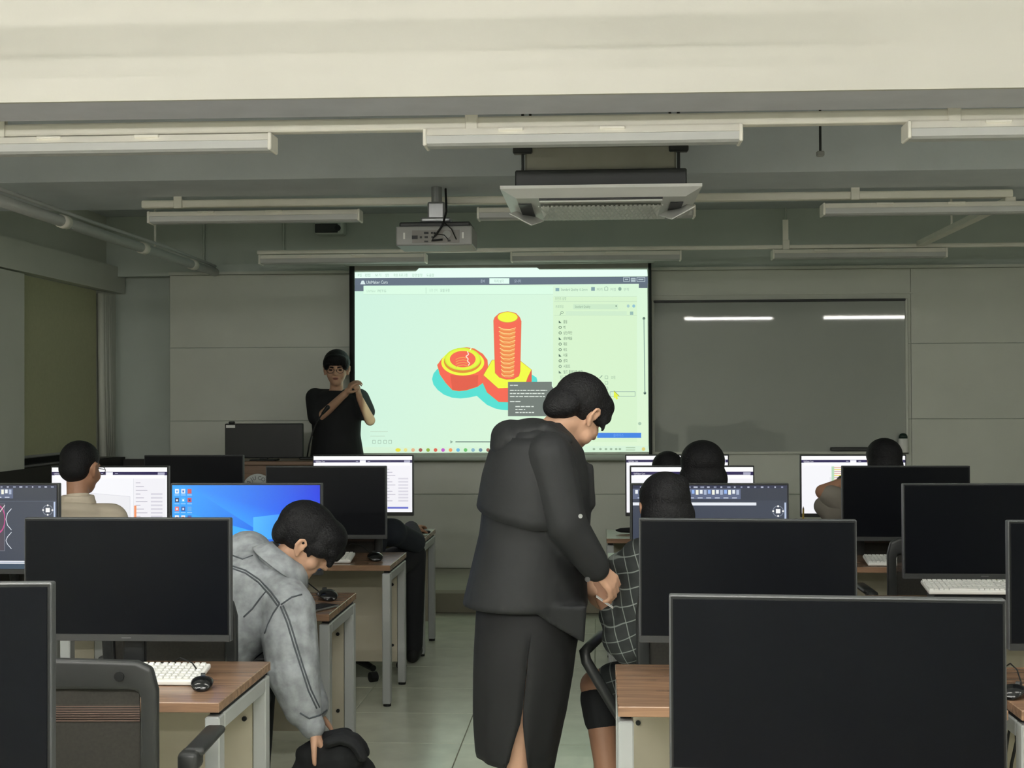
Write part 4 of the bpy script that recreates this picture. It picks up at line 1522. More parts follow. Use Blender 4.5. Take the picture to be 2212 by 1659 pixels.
# gooseneck microphone
g0 = P(663, 992, 10.50)
mic = thing('gooseneck_microphone', 'black gooseneck microphone rising from the lectern', 'microphone', tuple(g0))
gp = [P(663, 990, 10.50), P(668, 960, 10.50), P(675, 935, 10.50), P(685, 910, 10.50), P(697, 893, 10.50)]
MB().tube([p - g0 for p in gp], 0.006, 8).build('neck', BLACKP, mic, True)
hd = P(708, 880, 10.50) - g0
st = gp[-1] - g0
MB().cap(st, 0.011, hd, 0.018).build('head', BLACKP, mic, True)
MB().rbox((0.02, 0, 0.008), (0.14, 0.10, 0.02), 0.005, 1).build('base', BLACKP, mic)

# ================================================================== PEOPLE
def basis(fwd, up=(0, 0, 1)):
    f = Vector(fwd).normalized()
    r = f.cross(Vector(up)).normalized()
    u = r.cross(f)
    return Matrix((r, f, u)).transposed()


class Head:
    def __init__(self, c, fwd, up=(0, 0, 1), s=1.0):
        self.c, self.M, self.s = Vector(c), basis(fwd, up), s

    def p(self, x, y, z):
        return self.c + self.M @ (Vector((x, y, z)) * self.s)

    def ell(self, mb, c, r, rx=0.0, rz=0.0, n=20):
        R = self.M @ Matrix.Rotation(rz, 3, 'Z') @ Matrix.Rotation(rx, 3, 'X')
        mb.ell(self.p(*c), tuple(k * self.s for k in r), R, n, 12)

    def skin(self, mb, ears=True):
        e = self.ell
        e(mb, (0, -0.012, 0.035), (0.074, 0.092, 0.082))
        e(mb, (0, 0.018, -0.02), (0.066, 0.074, 0.082))
        e(mb, (0, 0.034, -0.068), (0.046, 0.052, 0.042))
        e(mb, (0, 0.062, -0.088), (0.022, 0.024, 0.020))        # chin
        e(mb, (0.038, 0.052, -0.028), (0.026, 0.03, 0.03))      # cheeks
        e(mb, (-0.038, 0.052, -0.028), (0.026, 0.03, 0.03))
        s = self.s
        mb.cap(self.p(0, 0.088, 0.012), 0.008 * s, self.p(0, 0.108, -0.024), 0.012 * s)     # nose
        mb.cap(self.p(-0.012, 0.094, -0.027), 0.008 * s, self.p(0.012, 0.094, -0.027), 0.008 * s)
        mb.cap(self.p(-0.036, 0.076, 0.022), 0.011 * s, self.p(0.036, 0.076, 0.022), 0.011 * s)   # brow
        mb.cap(self.p(-0.018, 0.082, -0.054), 0.009 * s, self.p(0.018, 0.082, -0.054), 0.009 * s)  # mouth ridge
        if ears:
            for k in (-1, 1):
                e(mb, (k * 0.076, -0.008, -0.006), (0.010, 0.016, 0.026), 0.15, 0)
                pts = [(k * 0.082, 0.006, -0.004), (k * 0.086, 0.008, 0.018), (k * 0.090, -0.006, 0.030), (k * 0.092, -0.020, 0.022), (k * 0.090, -0.022, 0.0), (k * 0.084, -0.012, -0.022), (k * 0.080, 0.0, -0.032)]
                for a, b in zip(pts[:-1], pts[1:]):
                    mb.cap(self.p(*a), 0.0055 * s, self.p(*b), 0.0055 * s, 8)
                e(mb, (k * 0.079, 0.0, -0.030), (0.007, 0.009, 0.010))

    def face(self, parent):
        for k in (-1, 1):
            m_ = MB()
            self.ell(m_, (k * 0.031, 0.080, 0.002), (0.014, 0.009, 0.006))
            m_.build('eye', EYE_M, parent, True)
            b = MB()
            b.cap(self.p(k * 0.016, 0.089, 0.021), 0.0042 * self.s, self.p(k * 0.046, 0.079, 0.024), 0.003 * self.s, 8)
            b.build('eyebrow', HAIR, parent, True)
        m_ = MB()
        self.ell(m_, (0, 0.0885, -0.052), (0.021, 0.006, 0.0045))
        self.ell(m_, (0, 0.0875, -0.059), (0.017, 0.006, 0.005))
        m_.build('lips', LIPS, parent, True)

    def glasses(self, parent):
        g = MB()
        for k in (-1, 1):
            n = 16
            ring = [self.p(k * 0.033 + 0.024 * math.cos(2 * math.pi * i / n), 0.104 - abs(k * 0.033) * 0.1, 0.0 + 0.019 * math.sin(2 * math.pi * i / n)) for i in range(n + 1)]
            g.tube(ring, 0.0018, 6)
            g.tube([self.p(k * 0.057, 0.100, 0.004), self.p(k * 0.078, 0.06, 0.004), self.p(k * 0.083, -0.01, 0.004)], 0.0018, 6)
        g.tube([self.p(-0.009, 0.103, 0.003), self.p(0.009, 0.103, 0.003)], 0.0018, 6)
        return g.build('glasses', BLACKP, parent, True)


def hand(mb, wrist, d, n, side=1, curl=0.5, s=1.0, spread=0.10):
    """palm and five fingers; d towards the fingertips, n = palm side"""
    w, d = Vector(wrist), Vector(d).normalized()
    n = Vector(n)
    n = (n - d * n.dot(d)).normalized()
    l = d.cross(n).normalized() * side          # towards the little finger
    mb.cap(w - d * 0.02 * s, 0.024 * s, w + d * 0.02 * s, 0.026 * s)
    lens = (0.072, 0.080, 0.075, 0.060)
    for i in range(4):
        off = (-0.030 + 0.0205 * i) * s
        k0 = w + d * 0.088 * s - d * (0.008 * s if i == 3 else 0) + l * off
        mb.cap(w + d * 0.015 * s + l * off * 0.5, 0.016 * s, k0, 0.0115 * s)
        dirv = (d + l * (i - 1.4) * spread).normalized()
        p = k0
        a = 0.0
        for j, (f, r0, r1) in enumerate(((0.45, 0.0100, 0.0092), (0.32, 0.0090, 0.0084), (0.23, 0.0082, 0.0070))):
            a += curl * (0.7, 1.1, 0.8)[j]
            v = dirv * math.cos(a) + n * math.sin(a)
            q_ = p + v * lens[i] * f * s * 1.15
            mb.cap(p, r0 * s, q_, r1 * s, 10)
            p = q_
    t0 = w + d * 0.025 * s - l * 0.022 * s + n * 0.006 * s
    t1 = t0 + (d * 0.6 - l * 0.75 + n * 0.35).normalized() * 0.045 * s
    t2 = t1 + (d * 0.85 - l * 0.25 + n * 0.45).normalized() * 0.032 * s
    t3 = t2 + (d * 0.9 + n * 0.4).normalized() * 0.024 * s
    mb.cap(t0, 0.016 * s, t1, 0.0125 * s, 10)
    mb.cap(t1, 0.0118 * s, t2, 0.0105 * s, 10)
    mb.cap(t2, 0.0105 * s, t3, 0.008 * s, 10)


def torso(mb, J, inf=0.0, lo=0.0, hi=1.0, flare=0.0, sh=True):
    pe, chs, nk = Vector(J['pelvis']), Vector(J['chest']), Vector(J['neck'])
    lat = (Vector(J['shR']) - Vector(J['shL']))
    latp = Vector(J.get('hiplat', lat)).normalized()
    lat = lat.normalized()
    k = J.get('bulk', 1.0)
    secs = []
    pts = [pe - (chs - pe).normalized() * 0.06, pe, pe.lerp(chs, 0.45), chs, chs.lerp(nk, 0.55), chs.lerp(nk, 0.86)]
    rx = (0.150 + flare, 0.168 + flare, 0.150 + flare * 0.6, 0.178, 0.165, 0.085)
    ry = (0.110 + flare, 0.125 + flare, 0.112 + flare * 0.6, 0.125, 0.100, 0.070)
    for i, p in enumerate(pts):
        t = (pts[min(i + 1, 5)] - pts[max(i - 1, 0)]).normalized()
        la = latp.lerp(lat, min(1, i / 3)).normalized()
        la = (la - t * la.dot(t)).normalized()
        ap = t.cross(la)
        secs.append((p, la * (rx[i] * k + inf), ap * (ry[i] * k + inf)))
    mb.loft(secs, 24)
    if sh:
        mb.cap(J['shL'], 0.062 * k + inf, J['shR'], 0.062 * k + inf)
        mb.cap(chs.lerp(nk, 0.6), 0.075 * k + inf, nk, 0.052 + inf * 0.5)


def limbs(mb, J, which, inf=0.0, k=1.0):
    tab = {'ua': ('sh', 'el', 0.054, 0.043), 'fa': ('el', 'wr', 0.042, 0.028), 'th': ('hip', 'kn', 0.088, 0.060), 'sn': ('kn', 'an', 0.058, 0.040)}
    for w in which:
        a, b, r0, r1 = tab[w[:2]]
        s = w[2]
        if a + s in J and b + s in J:
            mb.cap(J[a + s], r0 * k + inf, J[b + s], r1 * k + inf)


def body(J, parent, head, skin, voxel=0.009, hands=(), feet=True, ears=True):
    mb = MB()
    torso(mb, J)
    limbs(mb, J, ('uaL', 'uaR', 'faL', 'faR', 'thL', 'thR', 'snL', 'snR'))
    for s in 'LR':
        if 'hip' + s in J:
            mb.cap(J['pelvis'], 0.10, J['hip' + s], 0.088)
        if 'an' + s in J:
            a = Vector(J['an' + s])
            d = Vector(J.get('toe', (0, 1, 0))).normalized()
            mb.cap(a + Vector((0, 0, -0.02)), 0.036, a + d * 0.15 + Vector((0, 0, -0.045)), 0.026)
    mb.cap(J['neck'], 0.054, head.p(0, -0.02, -0.05), 0.052)
    head.skin(mb, ears)
    for h in hands:
        hand(mb, **h)
    return melt(mb, 'body', skin, parent, voxel, 3)


def cloth(parts, name, material, parent, voxel=0.010, smooth=6):
    mb = MB()
    for f in parts:
        f(mb)
    return melt(mb, name, material, parent, voxel, smooth)


def shoes(J, parent):
    d = Vector(J.get('toe', (0, 1, 0))).normalized()
    for s in 'LR':
        if 'an' + s in J:
            a = Vector(J['an' + s])
            m_ = MB()
            m_.cap(Vector((a.x, a.y, 0.045)) - d * 0.03, 0.044, Vector((a.x, a.y, 0.042)) + d * 0.16, 0.040)
            m_.cap(Vector((a.x, a.y, 0.06)), 0.046, a, 0.045)
            o = melt(m_, 'shoe', RUBBER, parent, 0.012, 3)


def seams(obj, lists, Y, name, material, parent, r=0.004):
    """stitched ridges laid on the surface of a garment"""
    bv = BVHTree.FromPolygons([v.co for v in obj.data.vertices], [tuple(p.vertices) for p in obj.data.polygons])
    out = MB()
    for pts in lists:
        path = []
        dense = []
        for (x0, y0), (x1, y1) in zip(pts[:-1], pts[1:]):
            for k in range(6):
                dense.append((x0 + (x1 - x0) * k / 6, y0 + (y1 - y0) * k / 6))
        dense.append(pts[-1])
        for x, y in dense:
            d = ray(x, y).normalized()
            h = bv.ray_cast(CAM, d)
            if h[0] is not None:
                path.append(h[0])
        if len(path) > 2:
            out.tube(path, r, 6)
    return out.build(name, material, parent, True)


# ------------------------------------------------------------------ 1. the woman standing in the aisle
YW = 4.75
W = lambda x, y, dy=0.0: P(x, y, YW) + Vector((0, dy, 0))
pxm = YW / F_PX
wm = thing('person', 'standing person in a black hooded jacket and long black skirt, leaning over', 'person', (W(1130, 1500).x, YW, 0))
O = Vector(wm.location)


def loc(obj):
    """move a mesh made in world space under its root"""
    obj.data.transform(Matrix.Translation(-O))
    return obj


hdw = Head(W(1250, 893), (0.56, 0.60, -0.57), (0.25, 0, 1), 1.02)
mb = MB()
hdw.skin(mb)
mb.cap(hdw.p(0, -0.03, -0.05), 0.058, W(1190, 950), 0.070)
mb.cap(hdw.p(0, 0.01, -0.085), 0.045, W(1215, 960), 0.055)
mb.ell(hdw.p(0.035, 0.035, -0.05), (0.035, 0.035, 0.04))
mb.loft([(W(1165, 960), (0.09, 0, 0), (0, 0.15, 0)), (W(1160, 1100), (0.13, 0, 0), (0, 0.15, 0)), (W(1150, 1300), (0.15, 0, 0), (0, 0.16, 0)), (W(1140, 1380), (0.13, 0, 0), (0, 0.15, 0))], 20)
# arms under the sleeves, hands
mb.cap(W(1190, 975, -0.17), 0.055, W(1225, 1125, -0.20), 0.048)
mb.cap(W(1225, 1125, -0.20), 0.045, W(1288, 1215, -0.16), 0.030)
mb.cap(W(1190, 975, 0.17), 0.055, W(1210, 1140, 0.20), 0.048)
mb.cap(W(1210, 1140, 0.20), 0.045, W(1268, 1262, 0.10), 0.030)
hand(mb, W(1286, 1212, -0.16), (0.60, 0.30, -0.62), (-0.25, 0.6, -0.6), side=-1, curl=0.7, s=1.02)
hand(mb, W(1270, 1270, 0.06), (0.42, 0.35, -0.75), (0.6, 0.6, 0.2), side=1, curl=0.5, s=0.9)
# legs
for dy, xk in ((-0.10, 1120), (0.11, 1130)):
    mb.cap(W(1140, 1360, dy), 0.095, W(xk + 5, 1570, dy), 0.060)
    mb.cap(W(xk, 1570, dy), 0.058, W(xk, 1660, dy), 0.054)
    mb.cap(W(xk, 1660, dy), 0.054, W(xk - 8, 1795, dy), 0.038)
    a = W(xk - 8, 1795, dy)
    mb.cap(Vector((a.x - 0.03, a.y, 0.05)), 0.035, Vector((a.x + 0.15, a.y, 0.04)), 0.028)
loc(melt(mb, 'body', SKIN, wm, 0.0055, 3))
sh = MB()
for dy, xk in ((-0.10, 1120), (0.11, 1130)):
    a = W(xk - 8, 1795, dy)
    sh.cap(Vector((a.x - 0.05, a.y, 0.046)), 0.045, Vector((a.x + 0.17, a.y, 0.042)), 0.041)
loc(melt(sh, 'shoes', RUBBER, wm, 0.01, 3))
# hair
mb = MB()
hdw.ell(mb, (0, -0.020, 0.042), (0.088, 0.103, 0.092))
hdw.ell(mb, (0, 0.030, 0.066), (0.080, 0.072, 0.050))
hdw.ell(mb, (0.058, 0.036, 0.030), (0.026, 0.040, 0.040))
hdw.ell(mb, (-0.055, 0.05, 0.03), (0.03, 0.04, 0.05))
hdw.ell(mb, (0, 0.074, 0.040), (0.066, 0.030, 0.034))
hdw.ell(mb, (0, -0.080, -0.010), (0.074, 0.050, 0.062))
hdw.ell(mb, (0, -0.098, -0.036), (0.05, 0.038, 0.045))
mb.cap(hdw.p(0.080, 0.045, 0.02), 0.010, hdw.p(0.078, 0.062, -0.012), 0.006)
loc(melt(mb, 'hair', HAIR, wm, 0.006, 3))


def jrow(y, xl, xr, d):
    c = W((xl + xr) / 2, y)
    return (c, Vector(((xr - xl) / 2 * pxm, 0, 0)), Vector((0, d, 0)))


mb = MB()
mb.loft([jrow(912, 1120, 1226, 0.13), jrow(935, 1085, 1240, 0.19), jrow(975, 1062, 1262, 0.225), jrow(1025, 1050, 1272, 0.235), jrow(1090, 1042, 1278, 0.235), jrow(1150, 1035, 1274, 0.23),
         jrow(1205, 1022, 1268, 0.235), jrow(1255, 1010, 1268, 0.24), jrow(1296, 1000, 1270, 0.245), jrow(1306, 998, 1270, 0.24)], 36)
# longer front hem
mb.add([W(1150, 1290, -0.235), W(1268, 1290, -0.2), W(1268, 1290, 0.2), W(1150, 1290, 0.235), W(1190, 1326, -0.22), W(1263, 1372, -0.17), W(1263, 1372, 0.17), W(1190, 1326, 0.22)],
       [(0, 1, 2, 3), (7, 6, 5, 4), (0, 4, 5, 1), (1, 5, 6, 2), (2, 6, 7, 3), (3, 7, 4, 0)])
for dy, el, wr in ((-0.19, (1226, 1120), (1290, 1214)), (0.19, (1205, 1130), (1262, 1250))):
    e_ = W(*el, dy * 1.12)
    mb.cap(W(1192, 982, dy), 0.082, e_, 0.070)
    mb.cap(e_, 0.070, W(wr[0] - 10, wr[1] - 12, dy * 0.9), 0.054)
    mb.cap(W(wr[0] - 10, wr[1] - 12, dy * 0.9), 0.054, W(wr[0] - 4, wr[1] - 2, dy * 0.88), 0.050)
mb.cap(W(1272, 1010, -0.02), 0.018, W(1276, 1090, -0.02), 0.018)
jk = loc(melt(mb, 'jacket', JACKET, wm, 0.008, 5))
# hood lying on the back
mb = MB()
mb.ell(W(1112, 950), (0.085, 0.175, 0.068), Matrix.Rotation(0.35, 3, 'Y'))
mb.ell(W(1096, 962), (0.060, 0.165, 0.066))
mb.ell(W(1150, 930), (0.085, 0.175, 0.044))
mb.ell(W(1192, 930), (0.052, 0.135, 0.040))
mb.cap(W(1225, 950, -0.11), 0.022, W(1180, 928, -0.145), 0.028)
mb.cap(W(1225, 950, 0.11), 0.022, W(1180, 928, 0.145), 0.028)
loc(melt(mb, 'hood', JACKET, wm, 0.007, 4))
# storm flap across the back: a cape-like layer with a slanting hem
jr = [(935, 1085, 1240, 0.19), (975, 1062, 1262, 0.225), (1025, 1050, 1272, 0.235), (1090, 1042, 1278, 0.235), (1150, 1035, 1274, 0.23)]


def jat(y):
    for p0, p1 in zip(jr[:-1], jr[1:]):
        if y <= p1[0]:
            u = (y - p0[0]) / (p1[0] - p0[0])
            return [p0[i] + (p1[i] - p0[i]) * u for i in range(4)]
    return list(jr[-1])


vs, fs = [], []
na, nr = 40, 10
for r in range(nr):
    for k in range(na):
        th = math.radians(60 + 240 * k / (na - 1))
        yb = 1086 + 46 * min(1.0, abs(math.degrees(th) - 180) / 90)
        y = 945 + (yb - 945) * r / (nr - 1)
        _, xl, xr_, d_ = jat(y)
        c = W((xl + xr_) / 2, y)
        off = 0.002 + 0.012 * r / (nr - 1)
        vs.append(c + Vector((((xr_ - xl) / 2 * pxm + off) * math.cos(th), (d_ + off) * math.sin(th), 0)) - O)
for r in range(nr - 1):
    for k in range(na - 1):
        i = r * na + k
        fs.append((i, i + 1, i + na + 1, i + na))
me = bpy.data.meshes.new('storm_flap')
me.from_pydata([tuple(v) for v in vs], [], fs)
fl = link('storm_flap', me, JACKET, wm, True)
fm = fl.modifiers.new('thick', 'SOLIDIFY')
fm.thickness = 0.006
# skirt with the slit
rowsk = [(1280, 1034, 1262, 0.20), (1340, 1030, 1252, 0.205), (1400, 1027, 1240, 0.205), (1450, 1026, 1233, 0.20), (1500, 1026, 1224, 0.195), (1535, 1026, 1218, 0.19), (1560, 1027, 1212, 0.19), (1590, 1029, 1206, 0.185), (1615, 1031, 1200, 0.18), (1655, 1034, 1190, 0.175)]
n = 48
a0 = math.radians(-90 + 7)
vs, fs = [], []
for (y, xl, xr, d) in rowsk:
    c = W((xl + xr) / 2, y)
    rx = (xr - xl) / 2 * pxm
    open_ = max(0.0, (y - 1525) / 95.0)
    for k in range(n + 1):
        an = a0 + 2 * math.pi * k / n
        pv = c + Vector((rx * math.cos(an), d * math.sin(an), 0))
        if k in (0, n):
            pv.x += (0.030 if k == 0 else -0.034) * open_ + (0.0 if k == 0 else 0.0)
        if k in (1, n - 1):
            pv.x += (0.014 if k == 1 else -0.014) * open_
        pv.x += 0.004 * math.sin(k * 1.3) * min(1, (y - 1270) / 200)
        if y > 1650:
            pv.z += 0.035 * math.cos(an + 2.6) + 0.01
        vs.append(pv)
for i in range(len(rowsk) - 1):
    for k in range(n):
        a = i * (n + 1) + k
        fs.append((a, a + 1, a + n + 2, a + n + 1))
me = bpy.data.meshes.new('skirt')
me.from_pydata([tuple(v - O) for v in vs], [], fs)
sk = link('skirt', me, SKIRT, wm, True)
sw = sk.modifiers.new('join', 'WELD')
sw.merge_threshold = 0.0006
so = sk.modifiers.new('thick', 'SOLIDIFY')
so.thickness = 0.005
MB().tube([Vector(W(1256, 1100, -0.275)) - O, Vector(W(1256, 1100, -0.284)) - O], 0.007, 12).build('button', METAL, wm)
MB().tube([Vector(W(1269, 1232, -0.235)) - O, Vector(W(1271, 1232, -0.243)) - O], 0.008, 12).build('cuff_button', METAL, wm)
# slip of paper in the hands
t = tag(MB().rbox(W(1306, 1302, 0.02), (0.07, 0.05, 0.002), 0.0005, 1, Matrix.Rotation(0.6, 3, 'Y')).build('paper_slip', PAPER), 'small white slip of paper passed between two hands in the aisle', 'paper')

# ------------------------------------------------------------------ 2. the man in the denim jacket
YD = 4.95
D = lambda x, y, dy=0.0: P(x, y, YD) + Vector((0, dy, 0))
dm = thing('person', 'person in a grey denim jacket bending sideways from a chair towards a bag', 'person', (-1.55, YD, 0))
O = Vector(dm.location)
hdd = Head(D(648, 1180, 0.08), (0.80, 0.10, -0.60), (0.5, 0.0, 0.85), 1.05)
J = dict(pelvis=Vector((-1.58, 4.92, 0.56)), chest=D(545, 1290, 0.08), neck=D(598, 1228, 0.07), shL=D(505, 1215, 0.20), shR=D(632, 1312, -0.06), hiplat=(1, 0.1, 0),
         elR=D(642, 1440, -0.10), wrR=D(688, 1548, -0.12), elL=D(590, 1420, 0.30), wrL=D(664, 1540, 0.12),
         hipL=Vector((-1.68, 4.98, 0.54)), hipR=Vector((-1.48, 4.94, 0.54)), knL=Vector((-1.72, 5.42, 0.52)), knR=Vector((-1.33, 5.36, 0.52)), anL=Vector((-1.72, 5.45, 0.10)), anR=Vector((-1.29, 5.12, 0.10)))
loc(body(J, dm, hdd, SKIN, 0.006, hands=[dict(wrist=D(690, 1556, -0.12), d=(0.45, 0.1, -0.85), n=(-0.55, -0.1, -0.35), side=1, curl=0.55),
                                         dict(wrist=D(664, 1548, 0.12), d=(0.1, 0, -1), n=(1, 0, 0), side=1, curl=0.4)]))
loc(cloth([lambda m_: torso(m_, J, 0.012)], 'undershirt', BLKTEE, dm))
mb = MB()
torso(mb, dict(J, pelvis=J['pelvis'].lerp(J['chest'], 0.42)), 0.030, flare=0.005)
mb.cap(J['shL'], 0.098, J['shR'], 0.098)
limbs(mb, J, ('uaL',), 0.035)
limbs(mb, J, ('faL',), 0.028)
mb.cap(J['shR'], 0.095, D(638, 1370, -0.09), 0.100)
mb.cap(D(638, 1370, -0.09), 0.100, D(648, 1445, -0.10), 0.094)
mb.cap(D(648, 1445, -0.10), 0.094, D(668, 1515, -0.11), 0.068)
mb.cap(D(668, 1515, -0.11), 0.068, D(684, 1542, -0.12), 0.047)
mb.cap(D(684, 1542, -0.12), 0.048, D(690, 1552, -0.12), 0.046)
for a in range(7):          # sleeve folds
    u = a / 6
    c = D(600 + 55 * u, 1345 + 180 * u, -0.15 + 0.02 * u)
    mb.cap(c, 0.012, c + Vector((0.10 - 0.03 * u, -0.012, 0.03)), 0.009)
jk2 = loc(melt(mb, 'denim_jacket', DENIM, dm, 0.007, 4))
nv = (hdd.p(0, -0.02, -0.05) - J['neck']).normalized()
la_ = (J['shR'] - J['shL']).normalized()
la_ = (la_ - nv * la_.dot(nv)).normalized()
ap_ = nv.cross(la_)
cm = MB().loft([(J['neck'] + nv * h_ - O, la_ * r_1, ap_ * r_2) for h_, r_1, r_2 in ((-0.02, 0.088, 0.082), (0.03, 0.080, 0.074), (0.052, 0.078, 0.072), (0.054, 0.084, 0.078), (0.03, 0.105, 0.098), (-0.005, 0.132, 0.122))], 32, False)
co = cm.build('collar', DENIM, dm, True)
cs = co.modifiers.new('thick', 'SOLIDIFY')
cs.thickness = 0.006
tmp = jk2.copy()
tmp.data = jk2.data.copy()
tmp.data.transform(Matrix.Translation(O))
sm = seams(tmp, [[(500, 1222), (530, 1232), (560, 1252), (585, 1278), (604, 1304)], [(502, 1228), (530, 1238), (558, 1258), (582, 1284), (600, 1309)],
                 [(576, 1276), (560, 1295), (545, 1315), (526, 1333)], [(604, 1304), (590, 1325), (578, 1350), (572, 1368)], [(607, 1306), (630, 1290), (652, 1284)],
                 [(611, 1308), (625, 1340), (640, 1390), (655, 1440), (672, 1490), (690, 1528)], [(606, 1310), (620, 1345), (634, 1392), (650, 1442), (666, 1492), (684, 1530)],
                 [(502, 1200), (524, 1208), (546, 1200)], [(648, 1540), (668, 1552), (690, 1545), (706, 1534)]], YD, 'seam', SEAM, dm, 0.0032)
loc(sm)
bpy.data.objects.remove(tmp)
mb = MB()
hdd.ell(mb, (0, -0.022, 0.050), (0.096, 0.112, 0.096))
hdd.ell(mb, (0, 0.050, 0.070), (0.092, 0.072, 0.062))
hdd.ell(mb, (0, 0.088, 0.045), (0.080, 0.040, 0.045))
hdd.ell(mb, (0.055, 0.050, 0.035), (0.034, 0.045, 0.040))
hdd.ell(mb, (-0.055, 0.050, 0.030), (0.034, 0.05, 0.05))
hdd.ell(mb, (0, -0.085, 0.005), (0.075, 0.042, 0.060))
mb.cap(hdd.p(0.05, 0.10, 0.04), 0.022, hdd.p(0.046, 0.112, 0.0), 0.012)
mb.cap(hdd.p(0.0, 0.115, 0.05), 0.022, hdd.p(0.01, 0.120, 0.024), 0.012)
mb.cap(hdd.p(0.078, 0.02, 0.02), 0.012, hdd.p(0.076, 0.035, -0.012), 0.007)
loc(melt(mb, 'hair', HAIR, dm, 0.006, 3))
loc(cloth([lambda m_: limbs(m_, J, ('thL', 'thR', 'snL', 'snR'), 0.022), lambda m_: m_.cap(J['hipL'], 0.115, J['hipR'], 0.115)], 'trousers', JEANS, dm))
J2 = dict(J)
shoes(J2, dm)
for o in [c for c in dm.children if c.name.startswith('shoe')]:
    loc(o)
# the bag he reaches for
bg = thing('shoulder_bag', 'slouched black bag on the aisle floor under the reaching hand', 'bag', (D(712, 1620).x, 4.86, 0))
O = Vector(bg.location)
mb = MB()
B = lambda x, y, dy=0.0: P(x, y, 4.86) + Vector((0, dy, 0))
mb.cap(B(690, 1640, 0), 0.075, B(735, 1628, 0), 0.085)
mb.cap(B(665, 1720, 0), 0.10, B(765, 1720, 0), 0.10)
mb.cap(B(665, 1700, 0.06), 0.09, B(755, 1690, 0.06), 0.09)
mb.loft([((O.x, O.y, 0.01), (0.155, 0, 0), (0, 0.105, 0)), ((O.x, O.y, 0.03), (0.165, 0, 0), (0, 0.115, 0)), ((O.x, O.y, 0.2), (0.15, 0, 0), (0, 0.1, 0)), ((O.x, O.y, 0.30), (0.10, 0, 0), (0, 0.06, 0))], 24)
mb.cap(B(655, 1628), 0.03, B(700, 1605), 0.035)
mb.cap(B(700, 1605), 0.04, B(745, 1592), 0.035)
loc(melt(mb, 'pouch', BLKTEE, bg, 0.008, 6))
mb = MB()
for a, b in (((718, 1592), (745, 1584)), ((745, 1584), (770, 1592)), ((770, 1592), (784, 1608)), ((784, 1608), (790, 1622))):
    mb.loft([(B(*a, -0.05), (0.004, 0, 0.018), (0, 0.06, 0)), (B(*b, -0.05), (0.006, 0, 0.018), (0, 0.06, 0))], 14)
    mb.cap(B(*a, -0.08), 0.02, B(*b, -0.08), 0.02)
    mb.cap(B(*a, -0.02), 0.02, B(*b, -0.02), 0.02)
loc(melt(mb, 'flap', BLKTEE, bg, 0.007, 4))

# ------------------------------------------------------------------ 3. the person in plaid
YP = 4.80
Q = lambda x, y, dy=0.0: P(x, y, YP) + Vector((0, dy, 0))
pm = thing('person', 'seated person in a dark plaid shirt taking a slip of paper, mostly behind a monitor', 'person', (0.32, YP + 0.15, 0))
O = Vector(pm.location)
hdp = Head(Q(1437, 1108, 0.10), (-0.25, 0.95, -0.12), (0, 0, 1), 1.0)
J = dict(pelvis=Vector((0.34, 5.0, 0.56)), chest=Q(1430, 1270, 0.14), neck=Q(1435, 1178, 0.12), shL=Q(1392, 1222, 0.10), shR=Q(1520, 1222, 0.14), hiplat=(1, 0.1, 0),
         elL=Q(1362, 1392, -0.02), wrL=Q(1312, 1318, 0.02), elR=Q(1560, 1380, 0.1), wrR=Q(1500, 1385, 0.38),
         hipL=Vector((0.24, 5.02, 0.54)), hipR=Vector((0.44, 5.04, 0.54)), knL=Q(1288, 1510, 0.22), knR=Vector((0.45, 5.42, 0.52)), anL=Q(1326, 1690, 0.10) , anR=Vector((0.46, 5.4, 0.10)))
J['anL'] = Vector((J['anL'].x, J['anL'].y, 0.10))
loc(body(J, pm, hdp, SKIND, 0.007, hands=[dict(wrist=Q(1309, 1312, 0.02), d=(-0.25, 0.1, 0.9), n=(-0.6, 0.6, 0.1), side=1, curl=0.5), dict(wrist=J['wrR'], d=(0, 1, 0), n=(0, 0, -1), side=1, curl=0.2)]))
loc(cloth([lambda m_: torso(m_, J, 0.028, flare=0.015), lambda m_: limbs(m_, J, ('uaR',), 0.03), lambda m_: limbs(m_, J, ('faR',), 0.024),
           lambda m_: m_.cap(J['shL'], 0.080, Q(1376, 1320, 0.0), 0.074), lambda m_: m_.cap(Q(1376, 1320, 0.0), 0.074, Q(1362, 1392, -0.02), 0.072),
           lambda m_: m_.cap(Q(1362, 1392, -0.02), 0.072, Q(1322, 1332, 0.02), 0.048), lambda m_: m_.cap(Q(1345, 1375, -0.02), 0.074, Q(1385, 1395, 0.0), 0.066)], 'plaid_shirt', PLAID, pm, 0.008, 4))
loc(cloth([lambda m_: limbs(m_, J, ('thR',), 0.022), lambda m_: m_.cap(J['hipL'], 0.105, J['hipL'].lerp(J['knL'], 0.72), 0.085), lambda m_: m_.cap(J['hipL'], 0.11, J['hipR'], 0.11)], 'plaid_shorts', PLAID, pm))
kb = J['knL'].lerp(J['anL'], 0.14)
loc(cloth([lambda m_: m_.cap(J['knL'].lerp(J['anL'], 0.10), 0.066, J['knL'].lerp(J['anL'], 0.26), 0.062)], 'knee_support', BLKTEE, pm, 0.008, 3))
mb = MB()
hdp.ell(mb, (0, -0.02, 0.045), (0.090, 0.105, 0.092))
hdp.ell(mb, (0, -0.045, -0.02), (0.098, 0.080, 0.085))
hdp.ell(mb, (0, -0.03, -0.08), (0.100, 0.07, 0.075))
hdp.ell(mb, (0, 0.045, 0.065), (0.075, 0.06, 0.05))
hdp.ell(mb, (0.03, -0.05, 0.085), (0.05, 0.05, 0.04))
loc(melt(mb, 'hair', HAIR, pm, 0.008, 4))
shoes(J, pm)
for o in [c for c in pm.children if c.name.startswith('shoe')]:
    loc(o)


